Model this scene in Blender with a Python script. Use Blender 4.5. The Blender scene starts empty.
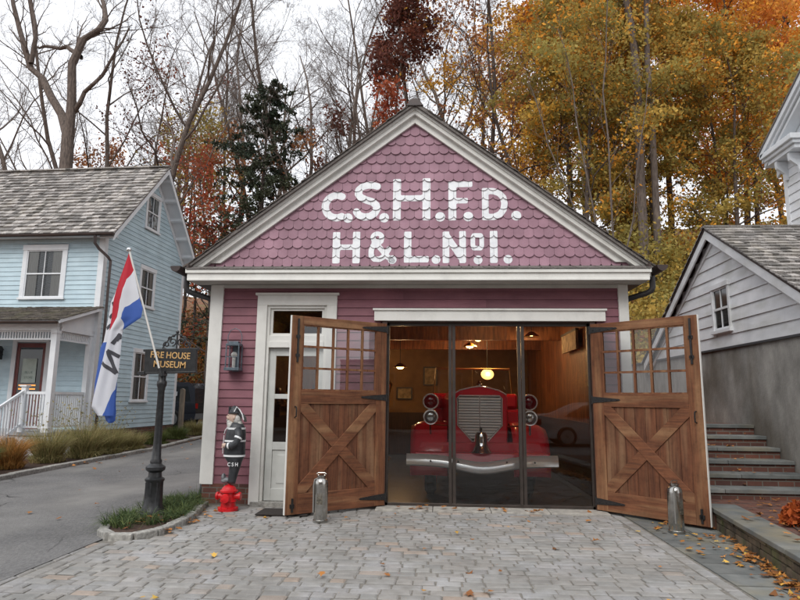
import bpy, math, random
import numpy as np
from math import radians as R, sin, cos, pi, sqrt, atan2
from mathutils import Vector, Matrix

# ------------------------------------------------------------------ camera, world, sun, exposure
scene = bpy.context.scene
COL = scene.collection

def cam_matrix(yaw, pitch, roll, loc):
    F = Vector((-sin(yaw) * cos(pitch), cos(yaw) * cos(pitch), sin(pitch)))
    Rt = Vector((cos(yaw), sin(yaw), 0)); U = Rt.cross(F)
    r = Rt * cos(roll) + U * sin(roll); u = U * cos(roll) - Rt * sin(roll)
    M = Matrix((r, u, -F)).transposed().to_4x4(); M.translation = Vector(loc)
    return M

cd = bpy.data.cameras.new('camera'); cam = bpy.data.objects.new('camera', cd); COL.objects.link(cam)
cd.sensor_fit = 'HORIZONTAL'; cd.sensor_width = 36.0; cd.lens = 608.9 / 800 * 36.0
cd.clip_start = 0.05; cd.clip_end = 2000
cam.matrix_world = cam_matrix(.0627, .1619, .0109, (.352, -8.904, 1.5))
scene.camera = cam

world = bpy.data.worlds.new('World'); scene.world = world; world.use_nodes = True
wn = world.node_tree; wn.nodes.clear()
SUN_EL, SUN_AZ = 46.0, 196.0          # azimuth measured clockwise from +Y
sky = wn.nodes.new('ShaderNodeTexSky'); sky.sky_type = 'NISHITA'; sky.sun_disc = False
sky.sun_elevation = R(SUN_EL); sky.sun_rotation = R(SUN_AZ)
tc = wn.nodes.new('ShaderNodeTexCoord'); mp = wn.nodes.new('ShaderNodeMapping'); mp.inputs['Scale'].default_value = (1, 1, 2.6)
nz = wn.nodes.new('ShaderNodeTexNoise'); nz.inputs['Scale'].default_value = 2.4; nz.inputs['Detail'].default_value = 5
rp = wn.nodes.new('ShaderNodeValToRGB')
rp.color_ramp.elements[0].position = .3; rp.color_ramp.elements[0].color = (7.9, 8.1, 8.5, 1)
rp.color_ramp.elements[1].position = .7; rp.color_ramp.elements[1].color = (9.1, 9.2, 9.5, 1)
mx = wn.nodes.new('ShaderNodeMixRGB'); mx.inputs[0].default_value = .93
bg = wn.nodes.new('ShaderNodeBackground'); bg.inputs['Strength'].default_value = .1
wo = wn.nodes.new('ShaderNodeOutputWorld')
L = wn.links.new
L(tc.outputs['Generated'], mp.inputs[0]); L(mp.outputs[0], nz.inputs['Vector']); L(nz.outputs['Fac'], rp.inputs[0])
L(sky.outputs[0], mx.inputs[1]); L(rp.outputs[0], mx.inputs[2]); L(mx.outputs[0], bg.inputs[0]); L(bg.outputs[0], wo.inputs[0])

sd = bpy.data.lights.new('sun', 'SUN'); sd.energy = 1.25; sd.angle = R(35); sd.color = (1, .97, .92)
so = bpy.data.objects.new('sun', sd); COL.objects.link(so)
az = R(SUN_AZ); el = R(SUN_EL)
sdir = Vector((sin(az) * cos(el), cos(az) * cos(el), sin(el)))
so.rotation_euler = sdir.to_track_quat('Z', 'Y').to_euler()
so.location = (0, -10, 30)
vs = scene.view_settings
vs.view_transform = 'Standard'; vs.look = 'None'; vs.gamma = 1; vs.use_curve_mapping = False
vs.exposure = 0.58
scene.cycles.max_bounces = 8; scene.cycles.transparent_max_bounces = 16

# ------------------------------------------------------------------ helpers
def s2l(r, g, b):
    f = lambda c: (c / 255 / 12.92) if c / 255 <= .04045 else ((c / 255 + .055) / 1.055) ** 2.4
    return (f(r), f(g), f(b))

MATS = {}
def mat(name, col, col2=None, rough=.7, metal=0., scale=8., stretch=(1, 1, 1), tint=0., bump=0., bscale=60., lo=.35, hi=.65,
        spec=.5, trans=0., emit=None, estr=0., detail=5, col3=None, s3=1.2, coat=0., tintcol=None):
    """Principled material: noise blends col and col2, a second large noise brings col3, 'tint' face attribute varies value."""
    if name in MATS: return MATS[name]
    m = bpy.data.materials.new(name); m.use_nodes = True; nt = m.node_tree; N = nt.nodes; K = nt.links.new
    b = N['Principled BSDF']; b.inputs['Roughness'].default_value = rough; b.inputs['Metallic'].default_value = metal
    b.inputs['Specular IOR Level'].default_value = spec
    if coat: b.inputs['Coat Weight'].default_value = coat; b.inputs['Coat Roughness'].default_value = .08
    t = N.new('ShaderNodeTexCoord'); q = N.new('ShaderNodeMapping'); q.inputs['Scale'].default_value = stretch
    K(t.outputs['Object'], q.inputs[0])
    out = None
    c = (*col, 1)
    if col2 is not None:
        n = N.new('ShaderNodeTexNoise'); n.inputs['Scale'].default_value = scale; n.inputs['Detail'].default_value = detail
        K(q.outputs[0], n.inputs['Vector'])
        r = N.new('ShaderNodeValToRGB'); r.color_ramp.elements[0].position = lo; r.color_ramp.elements[1].position = hi
        r.color_ramp.elements[0].color = c; r.color_ramp.elements[1].color = (*col2, 1)
        K(n.outputs['Fac'], r.inputs[0]); out = r.outputs[0]
        if col3 is not None:
            n3 = N.new('ShaderNodeTexNoise'); n3.inputs['Scale'].default_value = s3; n3.inputs['Detail'].default_value = 4
            K(q.outputs[0], n3.inputs['Vector'])
            r3 = N.new('ShaderNodeValToRGB'); r3.color_ramp.elements[0].position = .48; r3.color_ramp.elements[1].position = .68
            K(n3.outputs['Fac'], r3.inputs[0])
            m3 = N.new('ShaderNodeMixRGB'); K(r3.outputs[0], m3.inputs[0]); K(out, m3.inputs[1]); m3.inputs[2].default_value = (*col3, 1)
            out = m3.outputs[0]
    if tint:
        a = N.new('ShaderNodeAttribute'); a.attribute_name = 'tint'
        mr = N.new('ShaderNodeMapRange'); mr.inputs['To Min'].default_value = 1 - tint; mr.inputs['To Max'].default_value = 1 + tint
        K(a.outputs['Fac'], mr.inputs['Value'])
        if tintcol is not None:
            a2 = N.new('ShaderNodeAttribute'); a2.attribute_name = 'tone'
            mt = N.new('ShaderNodeMixRGB'); K(a2.outputs['Fac'], mt.inputs[0])
            if out is None: mt.inputs[1].default_value = c
            else: K(out, mt.inputs[1])
            mt.inputs[2].default_value = (*tintcol, 1); out = mt.outputs[0]
        mm = N.new('ShaderNodeVectorMath'); mm.operation = 'SCALE'
        if out is None: mm.inputs[0].default_value = col
        else: K(out, mm.inputs[0])
        K(mr.outputs[0], mm.inputs['Scale']); out = mm.outputs[0]
    if out is None: b.inputs['Base Color'].default_value = c
    else: K(out, b.inputs['Base Color'])
    if bump:
        nb = N.new('ShaderNodeTexNoise'); nb.inputs['Scale'].default_value = bscale; nb.inputs['Detail'].default_value = 6
        K(q.outputs[0], nb.inputs['Vector'])
        bp = N.new('ShaderNodeBump'); bp.inputs['Strength'].default_value = bump; bp.inputs['Distance'].default_value = .01
        K(nb.outputs['Fac'], bp.inputs['Height']); K(bp.outputs[0], b.inputs['Normal'])
    if trans:
        tr = N.new('ShaderNodeBsdfTranslucent'); ms = N.new('ShaderNodeMixShader'); ms.inputs[0].default_value = trans
        if out is None: tr.inputs[0].default_value = c
        else: K(out, tr.inputs[0])
        o = N['Material Output']; K(b.outputs[0], ms.inputs[1]); K(tr.outputs[0], ms.inputs[2]); K(ms.outputs[0], o.inputs[0])
    if emit is not None:
        b.inputs['Emission Color'].default_value = (*emit, 1); b.inputs['Emission Strength'].default_value = estr
    MATS[name] = m
    return m

def glass_mat(name, ior=1.5, tintc=(1, 1, 1)):
    if name in MATS: return MATS[name]
    m = bpy.data.materials.new(name); m.use_nodes = True; nt = m.node_tree; N = nt.nodes; K = nt.links.new
    N.remove(N['Principled BSDF'])
    t = N.new('ShaderNodeBsdfTransparent'); t.inputs[0].default_value = (*tintc, 1)
    g = N.new('ShaderNodeBsdfGlossy'); g.inputs['Roughness'].default_value = .0
    f = N.new('ShaderNodeFresnel'); f.inputs['IOR'].default_value = ior
    ms = N.new('ShaderNodeMixShader'); K(f.outputs[0], ms.inputs[0]); K(t.outputs[0], ms.inputs[1]); K(g.outputs[0], ms.inputs[2])
    K(ms.outputs[0], N['Material Output'].inputs[0]); MATS[name] = m
    return m

class MB:
    def __init__(s): s.v = []; s.f = []; s.t = []; s.tn = []; s.tint = .5; s.tone = 0.; s.M = None
    def add(s, vs, fs, tint=None, tone=None):
        b = len(s.v)
        if s.M is not None: vs = [tuple(s.M @ Vector(p)) for p in vs]
        s.v.extend([tuple(p) for p in vs]); s.f.extend([tuple(b + i for i in f) for f in fs])
        ti = s.tint if tint is None else tint; tn = s.tone if tone is None else tone
        s.t.extend([ti] * len(fs)); s.tn.extend([tn] * len(fs))
    def box(s, x0, x1, y0, y1, z0, z1, **k):
        x0, x1 = min(x0, x1), max(x0, x1); y0, y1 = min(y0, y1), max(y0, y1); z0, z1 = min(z0, z1), max(z0, z1)
        s.add([(x0, y0, z0), (x1, y0, z0), (x1, y1, z0), (x0, y1, z0), (x0, y0, z1), (x1, y0, z1), (x1, y1, z1), (x0, y1, z1)],
              [(0, 3, 2, 1), (4, 5, 6, 7), (0, 1, 5, 4), (1, 2, 6, 5), (2, 3, 7, 6), (3, 0, 4, 7)], **k)
    def bar(s, p, q, w, h, up=(0, 0, 1), **k):
        p = Vector(p); q = Vector(q); d = (q - p).normalized(); u = Vector(up)
        sd = d.cross(u)
        if sd.length < 1e-4: sd = d.cross(Vector((1, 0, 0)))
        sd.normalize(); u = sd.cross(d).normalized()
        a = sd * w / 2; b = u * h / 2
        vs = [p - a - b, p + a - b, p + a + b, p - a + b, q - a - b, q + a - b, q + a + b, q - a + b]
        s.add(vs, [(0, 1, 2, 3), (7, 6, 5, 4), (0, 4, 5, 1), (1, 5, 6, 2), (2, 6, 7, 3), (3, 7, 4, 0)], **k)
    def tube(s, pts, rad, n=8, cap=True, closed=False, **k):
        pts = [Vector(p) for p in pts]; m = len(pts)
        if not hasattr(rad, '__len__'): rad = [rad] * m
        vs = []; fs = []; up = None
        for i, p in enumerate(pts):
            if closed: d = (pts[(i + 1) % m] - pts[i - 1])
            else: d = pts[min(i + 1, m - 1)] - pts[max(i - 1, 0)]
            d.normalize()
            if up is None:
                up = Vector((0, 0, 1)) if abs(d.z) < .9 else Vector((1, 0, 0))
            a = d.cross(up); a.normalize(); b = a.cross(d).normalized(); up = b
            for j in range(n):
                t = 2 * pi * j / n; vs.append(p + (a * cos(t) + b * sin(t)) * rad[i])
        for i in range(m if closed else m - 1):
            i2 = (i + 1) % m
            for j in range(n):
                j2 = (j + 1) % n; fs.append((i * n + j, i * n + j2, i2 * n + j2, i2 * n + j))
        if cap and not closed: fs.append(tuple(range(n))[::-1]); fs.append(tuple((m - 1) * n + j for j in range(n)))
        s.add(vs, fs, **k)
    def lathe(s, prof, c=(0, 0, 0), n=24, axis='z', sx=1, sy=1, **k):
        vs = []; fs = []; c = Vector(c); m = len(prof)
        for (r, h) in prof:
            for j in range(n):
                t = 2 * pi * j / n; x, y = r * cos(t) * sx, r * sin(t) * sy
                vs.append(c + (Vector((x, y, h)) if axis == 'z' else Vector((x, h, y)) if axis == 'y' else Vector((h, x, y))))
        for i in range(m - 1):
            for j in range(n):
                j2 = (j + 1) % n; fs.append((i * n + j, i * n + j2, (i + 1) * n + j2, (i + 1) * n + j))
        fs.append(tuple(range(n))[::-1]); fs.append(tuple((m - 1) * n + j for j in range(n)))
        s.add(vs, fs, **k)
    def prism(s, poly, y0, y1, plane='xz', **k):
        """extrude a polygon of (a,b) pairs along the remaining axis"""
        n = len(poly)
        f = {'xz': lambda a, b, t: (a, t, b), 'xy': lambda a, b, t: (a, b, t), 'yz': lambda a, b, t: (t, a, b)}[plane]
        vs = [f(a, b, y0) for a, b in poly] + [f(a, b, y1) for a, b in poly]
        fs = [tuple(range(n)), tuple(range(n, 2 * n))[::-1]] + [(i, n + i, n + (i + 1) % n, (i + 1) % n) for i in range(n)]
        s.add(vs, fs, **k)
    def ball(s, c, rx, ry=None, rz=None, n=16, m=10, **k):
        ry = ry or rx; rz = rz or rx
        prof = [(max(1e-4, sin(pi * i / m)), -cos(pi * i / m)) for i in range(m + 1)]
        b = len(s.v); M = s.M; s.M = None; s.lathe(prof, (0, 0, 0), n, **k)
        for i in range(b, len(s.v)):
            p = s.v[i]; q = Vector((c[0] + p[0] * rx, c[1] + p[1] * ry, c[2] + p[2] * rz)); s.v[i] = tuple(M @ q if M is not None else q)
        s.M = M
    def build(s, name, m, parent=None, smooth=False, bevel=0., solid=0.):
        return mesh_obj(name, s.v, s.f, m, parent, smooth, s.t, s.tn, bevel)

def mesh_obj(name, v, f, m, parent=None, smooth=False, tint=None, tone=None, bevel=0.):
    me = bpy.data.meshes.new(name); me.from_pydata(v, [], f)
    if tint is not None and len(tint):
        a = me.attributes.new('tint', 'FLOAT', 'FACE'); a.data.foreach_set('value', np.asarray(tint, np.float32))
    if tone is not None and len(tone) and any(tone):
        a = me.attributes.new('tone', 'FLOAT', 'FACE'); a.data.foreach_set('value', np.asarray(tone, np.float32))
    o = bpy.data.objects.new(name, me); COL.objects.link(o)
    if m is not None: me.materials.append(m)
    if smooth:
        me.polygons.foreach_set('use_smooth', [True] * len(me.polygons))
        if smooth != 'all':
            me.set_sharp_from_angle(angle=R(40))
    if bevel:
        md = o.modifiers.new('bevel', 'BEVEL'); md.width = bevel; md.segments = 2; md.limit_method = 'ANGLE'; md.angle_limit = R(40)
    if parent is not None: o.parent = parent
    return o

def quads_obj(name, P, m, parent=None, tint=None, tone=None):
    """P: (n,4,3) array of quads"""
    n = len(P); me = bpy.data.meshes.new(name)
    me.vertices.add(n * 4); me.vertices.foreach_set('co', P.reshape(-1).astype(np.float32))
    me.loops.add(n * 4); me.loops.foreach_set('vertex_index', np.arange(n * 4, dtype=np.int32))
    me.polygons.add(n); me.polygons.foreach_set('loop_start', np.arange(0, n * 4, 4, dtype=np.int32))
    me.update(calc_edges=True)
    for nm, arr in (('tint', tint), ('tone', tone)):
        if arr is not None:
            a = me.attributes.new(nm, 'FLOAT', 'FACE'); a.data.foreach_set('value', np.asarray(arr, np.float32))
    me.materials.append(m); o = bpy.data.objects.new(name, me); COL.objects.link(o)
    if parent is not None: o.parent = parent
    return o

def tag(o, label=None, cat=None, group=None, kind=None):
    if label: o['label'] = label
    if cat: o['category'] = cat
    if group: o['group'] = group
    if kind: o['kind'] = kind
    return o
def thing(name, label, cat, loc=(0, 0, 0), rz=0., group=None):
    o = bpy.data.objects.new(name, None); COL.objects.link(o); o.empty_display_size = .2
    o.location = loc; o.rotation_euler = (0, 0, rz)
    return tag(o, label, cat, group)
def copy_tree(o, parent=None):
    c = o.copy(); COL.objects.link(c); c.parent = parent
    for ch in list(o.children): copy_tree(ch, c)
    return c

rng = random.Random(7); nrng = np.random.default_rng(11)

# ------------------------------------------------------------------ materials
CREAM = mat('cream_paint', (.74, .735, .70), (.68, .675, .64), rough=.5, scale=3, bump=.1, bscale=40)
WHITE = mat('white_paint', (.74, .76, .78), (.66, .69, .72), rough=.5, scale=3, bump=.1, bscale=40)
MAROON = mat('maroon_clapboard', s2l(140, 91, 101), s2l(126, 79, 90), rough=.6, scale=2.5, stretch=(1, 1, 3), tint=.13, bump=.15, bscale=50)
MAUVE_LIT = mat('lit_mauve_shingles', s2l(160, 123, 137), s2l(146, 109, 123), rough=.65, scale=3, tint=.12, bump=.2, bscale=60)  # lighter than the clapboards: the gable's brighter daylight is put into the colour
LETTER = mat('white_letter_paint', (.80, .82, .84), (.70, .72, .75), rough=.5, scale=14, bump=.1)
BLUE = mat('pale_blue_clapboard', s2l(188, 209, 218), s2l(175, 197, 207), rough=.6, scale=2, stretch=(1, 1, 4), tint=.05)
GREYWH = mat('greyish_white_clapboard', s2l(232, 233, 235), s2l(218, 220, 223), rough=.6, scale=2, stretch=(1, 1, 3), tint=.08, col3=s2l(208, 209, 207), s3=1.4)
SHAKE = mat('weathered_cedar_shakes', s2l(166, 162, 158), s2l(112, 107, 104), rough=.9, scale=16, stretch=(6, 1, 1), tint=.55, bump=.5, bscale=40, col3=s2l(140, 135, 128), s3=.8)
SLATE = mat('grey_asphalt_shingle', s2l(118, 112, 108), s2l(92, 88, 85), rough=.9, scale=40, tint=.15, bump=.3)
GUTTER = mat('dark_brown_gutter', s2l(66, 52, 48), s2l(54, 44, 42), rough=.45, scale=6)
GUTTERG = mat('grey_downspout', s2l(96, 96, 98), s2l(78, 78, 80), rough=.4, metal=.4, scale=6)
BRICK = None
BLACK = mat('black_iron', s2l(30, 31, 33), s2l(44, 45, 47), rough=.38, scale=20, bump=.15, bscale=80)
IRON = mat('strap_iron', s2l(34, 33, 34), s2l(48, 45, 44), rough=.5, metal=.3, scale=30, bump=.2)
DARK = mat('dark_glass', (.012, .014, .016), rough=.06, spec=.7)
GLASS = glass_mat('clear_glass', 1.5); GLASSW = glass_mat('wavy_door_glass', 1.75, (.9, .91, .91))
GLASSD = glass_mat('entrance_glass', 1.76, (.97, .98, .97)); GLASSE = glass_mat('entry_door_glass', 1.8, (.45, .45, .46))
DFRAME = mat('dark_bronze_frame', s2l(78, 70, 66), s2l(68, 62, 58), rough=.4, metal=.5, scale=10)
CHROME = mat('chrome', (.72, .73, .74), rough=.09, metal=1.)
STEEL = mat('brushed_nickel', (.55, .54, .51), (.36, .35, .33), rough=.24, metal=1., scale=9, bump=.1, bscale=20)
RED = mat('red_enamel', s2l(224, 30, 52), rough=.3, coat=.5)
HYD = mat('hydrant_red_paint', s2l(205, 28, 34), s2l(180, 20, 28), rough=.4, scale=12, bump=.2)
GRANITE = mat('granite_block', s2l(160, 158, 152), s2l(122, 120, 116), rough=.85, scale=25, tint=.2, bump=.5, bscale=50)
def add_cracks(m, sc=.55, w=.006, dark=(.02, .02, .02)):
    nt = m.node_tree; N = nt.nodes; K = nt.links.new; b = N['Principled BSDF']; src = b.inputs['Base Color'].links[0].from_socket
    t = N.new('ShaderNodeTexCoord'); n = N.new('ShaderNodeTexNoise'); n.inputs['Scale'].default_value = 2.2; n.inputs['Detail'].default_value = 6
    K(t.outputs['Object'], n.inputs['Vector']); mixv = N.new('ShaderNodeMixRGB'); mixv.inputs[0].default_value = .22; K(t.outputs['Object'], mixv.inputs[1]); K(n.outputs['Color'], mixv.inputs[2])
    v = N.new('ShaderNodeTexVoronoi'); v.feature = 'DISTANCE_TO_EDGE'; v.inputs['Scale'].default_value = sc; K(mixv.outputs[0], v.inputs['Vector'])
    r = N.new('ShaderNodeValToRGB'); r.color_ramp.elements[0].position = 0; r.color_ramp.elements[0].color = (1, 1, 1, 1); r.color_ramp.elements[1].position = w; r.color_ramp.elements[1].color = (0, 0, 0, 1); K(v.outputs['Distance'], r.inputs[0])
    n2 = N.new('ShaderNodeTexNoise'); n2.inputs['Scale'].default_value = .6; K(t.outputs['Object'], n2.inputs['Vector']); r2 = N.new('ShaderNodeValToRGB'); r2.color_ramp.elements[0].position = .48; r2.color_ramp.elements[1].position = .56; K(n2.outputs['Fac'], r2.inputs[0])
    mu = N.new('ShaderNodeMath'); mu.operation = 'MULTIPLY'; K(r.outputs[0], mu.inputs[0]); K(r2.outputs[0], mu.inputs[1])
    mx_ = N.new('ShaderNodeMixRGB'); K(mu.outputs[0], mx_.inputs[0]); K(src, mx_.inputs[1]); mx_.inputs[2].default_value = (*dark, 1); K(mx_.outputs[0], b.inputs['Base Color'])
BLUESTONE = mat('bluestone_slab', s2l(120, 122, 120), s2l(97, 101, 100), rough=.85, scale=3.5, tint=.28, bump=.25, bscale=40, col3=s2l(128, 122, 104), s3=1.5)
CONCRETE = mat('stained_concrete', s2l(172, 169, 163), s2l(126, 124, 119), rough=.92, scale=2.1, stretch=(1, 1.3, .8), bump=.5, bscale=26, lo=.28, hi=.72, detail=9, col3=s2l(112, 106, 97), s3=.9)
ASPHALT = mat('asphalt', s2l(122, 121, 120), s2l(102, 101, 101), rough=.95, scale=55, bump=1., bscale=120, lo=.35, hi=.65, col3=s2l(134, 132, 129), s3=.5, spec=.2, stretch=(1, .35, 1))
SOIL = mat('mulch_soil', s2l(84, 62, 50), s2l(54, 42, 36), rough=.95, scale=25, bump=.8, bscale=60)
BARK = mat('grey_bark', s2l(112, 100, 92), s2l(78, 69, 64), rough=.95, scale=6, stretch=(3, 3, .6), bump=.6, bscale=14)
BARKD = mat('dark_bark', s2l(88, 76, 70), s2l(60, 52, 48), rough=.95, scale=6, stretch=(3, 3, .6), bump=.6, bscale=14)

def add_stains(m, sc, stretch=(1, 1, 1), lo=.78, hi=1.06, p0=.35, p1=.62):
    nt = m.node_tree; N = nt.nodes; K = nt.links.new; b = N['Principled BSDF']; src = b.inputs['Base Color'].links[0].from_socket
    t = N.new('ShaderNodeTexCoord'); q = N.new('ShaderNodeMapping'); q.inputs['Scale'].default_value = stretch; K(t.outputs['Object'], q.inputs[0])
    n = N.new('ShaderNodeTexNoise'); n.inputs['Scale'].default_value = sc; n.inputs['Detail'].default_value = 9; n.inputs['Roughness'].default_value = .65; K(q.outputs[0], n.inputs['Vector'])
    r = N.new('ShaderNodeMapRange'); r.inputs['From Min'].default_value = p0; r.inputs['From Max'].default_value = p1; r.inputs['To Min'].default_value = lo; r.inputs['To Max'].default_value = hi; K(n.outputs['Fac'], r.inputs['Value'])
    v = N.new('ShaderNodeVectorMath'); v.operation = 'SCALE'; K(src, v.inputs[0]); K(r.outputs[0], v.inputs['Scale']); K(v.outputs[0], b.inputs['Base Color'])
add_cracks(ASPHALT); add_stains(ASPHALT, .8); add_stains(CONCRETE, 5, (1, 1, .5), .82, 1.05); add_stains(MAUVE_LIT, 1.6, (1, 1, .5), .86, 1.06); add_stains(MAROON, 1.5, (1, 1, .3), .86, 1.06)
add_stains(CREAM, 4, (1, 1, .6), .9, 1.02, .3, .5); add_stains(BLUE, 1.2, (1, 1, .4), .9, 1.04); add_stains(GREYWH, 1.4, (1, 1, .4), .88, 1.03); add_stains(HYD, 16, lo=.62, p0=.3, p1=.45); add_stains(BLUESTONE, 2.4, lo=.8)
def wood(name, c1, c2, c3, vertical=True):
    st = (9, 9, .7) if vertical else (.7, 9, 9)
    return mat(name, c1, c2, rough=.8, spec=.25, scale=4.0, detail=9, stretch=st, tint=.09, bump=.3, bscale=9, col3=c3, s3=.9, lo=.3, hi=.7)
WOODV = wood('red_brown_barn_wood_upright', s2l(128, 84, 58), s2l(92, 59, 43), s2l(144, 108, 78))
WOODH = wood('red_brown_barn_wood_cross', s2l(127, 82, 57), s2l(90, 58, 43), s2l(142, 106, 77), False)
WOODP = wood('worn_barn_wood_plank', s2l(116, 74, 52), s2l(86, 55, 41), s2l(128, 96, 72))

for w_m in (WOODV, WOODH, WOODP): add_stains(w_m, 3.2, lo=.74, hi=1.12, p0=.3, p1=.66); add_stains(w_m, 14, lo=.82, hi=1.04, p0=.3, p1=.5)
def brick_mat(name, sx=1, mort=s2l(116, 108, 100)):
    m = bpy.data.materials.new(name); m.use_nodes = True; nt = m.node_tree; N = nt.nodes; K = nt.links.new
    b = N['Principled BSDF']; b.inputs['Roughness'].default_value = .9
    t = N.new('ShaderNodeTexCoord'); q = N.new('ShaderNodeMapping')
    if sx:
        sp = N.new('ShaderNodeSeparateXYZ'); ad = N.new('ShaderNodeMath'); ad.operation = 'ADD'; cb = N.new('ShaderNodeCombineXYZ')
        K(t.outputs['Object'], sp.inputs[0]); K(sp.outputs[0], ad.inputs[0]); K(sp.outputs[1], ad.inputs[1]); K(ad.outputs[0], cb.inputs[0]); K(sp.outputs[2], cb.inputs[1]); K(cb.outputs[0], q.inputs[0])
    else: K(t.outputs['Object'], q.inputs[0])
    k = N.new('ShaderNodeTexBrick'); k.inputs['Scale'].default_value = 1; k.inputs['Brick Width'].default_value = .21
    k.inputs['Row Height'].default_value = .075 if sx else .11; k.inputs['Mortar Size'].default_value = .008
    k.inputs['Color1'].default_value = (*s2l(122, 76, 62), 1); k.inputs['Color2'].default_value = (*s2l(88, 60, 54), 1); k.inputs['Mortar'].default_value = (*mort, 1)
    K(q.outputs[0], k.inputs['Vector'])
    n = N.new('ShaderNodeTexNoise'); n.inputs['Scale'].default_value = 9; K(q.outputs[0], n.inputs['Vector'])
    mm = N.new('ShaderNodeMixRGB'); mm.blend_type = 'MULTIPLY'; mm.inputs[0].default_value = .45
    K(k.outputs[0], mm.inputs[1]); K(n.outputs['Fac'], mm.inputs[2]); K(mm.outputs[0], b.inputs['Base Color'])
    bp = N.new('ShaderNodeBump'); bp.inputs['Strength'].default_value = .6; bp.inputs['Distance'].default_value = .01; bp.invert = True
    K(k.outputs['Fac'], bp.inputs['Height']); K(bp.outputs[0], b.inputs['Normal'])
    return m
BRICK = brick_mat('red_brick'); BRICKF = brick_mat('brick_landing', 0, s2l(110, 92, 80))

# ------------------------------------------------------------------ signed distance lettering
def sd_seg(P, a, b, r):
    a = np.array(a); b = np.array(b); pa = P - a; ba = b - a
    h = np.clip((pa @ ba) / (ba @ ba + 1e-12), 0, 1)
    return np.linalg.norm(pa - h[:, None] * ba, axis=1) - r
def sd_box(P, a, b, r, rd=.012):
    """stroke with (nearly) square ends"""
    a = np.array(a, float); b = np.array(b, float); c = (a + b) / 2; d = b - a; Ln = np.linalg.norm(d); d = d / Ln; n = np.array((-d[1], d[0]))
    q = P - c; x = np.abs(q @ d) - Ln / 2 + rd; y = np.abs(q @ n) - r + rd
    return np.linalg.norm(np.stack([np.maximum(x, 0), np.maximum(y, 0)], 1), axis=1) + np.minimum(np.maximum(x, y), 0) - rd
def sd_poly(P, pts, r):
    return np.minimum.reduce([sd_seg(P, pts[i], pts[i + 1], r) for i in range(len(pts) - 1)])
def arc(cx, cy, rx, ry, a0, a1, n=14):
    return [(cx + rx * cos(R(a0 + (a1 - a0) * i / n)), cy + ry * sin(R(a0 + (a1 - a0) * i / n))) for i in range(n + 1)]

def clip_positive(verts, tris, D, level=0.):
    """keep the part of a triangle mesh where D < level; returns verts, faces"""
    V = [tuple(v) for v in verts]; out = []; cache = {}
    inside = D < level
    nv = []; idx = {}
    def vid(i):
        if i not in idx: idx[i] = len(nv); nv.append(V[i])
        return idx[i]
    def cut(i, j):
        k = (min(i, j), max(i, j))
        if k not in cache:
            t = (level - D[i]) / (D[j] - D[i]); a = V[i]; b = V[j]
            cache[k] = len(nv); nv.append(tuple(a[q] + (b[q] - a[q]) * t for q in range(3)))
        return cache[k]
    for T in tris:
        ins = [inside[i] for i in T]
        if not any(ins): continue
        poly = []
        for a in range(len(T)):
            i, j = T[a], T[(a + 1) % len(T)]
            if inside[i]: poly.append(vid(i))
            if inside[i] != inside[j]: poly.append(cut(i, j))
        if len(poly) >= 3: out.append(tuple(poly))
    return nv, out

# ================================================================== GROUND
def smooth(a, b, t):
    t = min(1, max(0, (t - a) / (b - a))); return t * t * (3 - 2 * t)
def H(x, y):
    w = smooth(-3.5, 4.5, x)
    y0 = 21 * (1 - w) + 9 * w
    h = max(0, .03 * (y - 8)) * (1 - w)
    if x > 3.16 and y > 1.9: h = max(h, 1.15)
    d = max(0, y - y0)
    h += (15.5 + 5 * w) * (1 - math.exp(-.036 * d))
    if d > 0: h += .35 * sin(x * .5 + y * .3) * min(1, d / 6)
    return h
def grid_sheet(name, xs, ys, zf, m, parent=None):
    v = [(x, y, zf(x, y)) for y in ys for x in xs]; nx = len(xs)
    f = [(j * nx + i, j * nx + i + 1, (j + 1) * nx + i + 1, (j + 1) * nx + i) for j in range(len(ys) - 1) for i in range(nx - 1)]
    return mesh_obj(name, v, f, m, parent, smooth='all')
def frange(a, b, s):
    n = int(round((b - a) / s)); return [a + (b - a) * i / n for i in range(n + 1)]
LITTER = mat('leaf_covered_hillside', s2l(150, 92, 56), s2l(92, 74, 54), rough=.95, scale=5, bump=.9, bscale=14, col3=s2l(122, 104, 62), s3=.5)
xs = frange(-400, -40, 40) + frange(-38, 3.1, 1) [0:] + [3.14, 3.18] + frange(4, 38, 1) + frange(60, 400, 40)
ys = frange(-400, -40, 40) + frange(-30, 1, 1) + [1.86, 1.94] + frange(3, 70, 1) + frange(90, 400, 31)
tag(grid_sheet('ground', xs, ys, lambda x, y: H(x, y) - .035, LITTER), 'leaf covered ground rising to a wooded hill', kind='structure')

# asphalt driveway and the street behind the viewer
drv = grid_sheet('driveway', frange(-7.62, -3.2, .34), frange(-8, 20, 1), lambda x, y: H(-8, y) + .0 + (.004 if y > -3 else .004), ASPHALT)
tag(drv, 'grey asphalt driveway running back between the two houses', kind='structure')
side = grid_sheet('driveway_turn', frange(-12.5, -7.62, .6), frange(13.8, 20, 1), lambda x, y: H(-8, y) + .004, ASPHALT); tag(side, 'asphalt parking patch behind the blue house', kind='structure')
st = MB(); st.box(-90, 90, -17.5, -8, -.03, .0); tag(st.build('street', ASPHALT), 'asphalt street seen mirrored in the entrance glass', kind='structure')
sw = MB(); sw.box(-90, 90, -20, -17.5, -.03, .12); tag(sw.build('pavement', CONCRETE), 'pavement across the street, mirrored in the glass', kind='structure')

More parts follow.
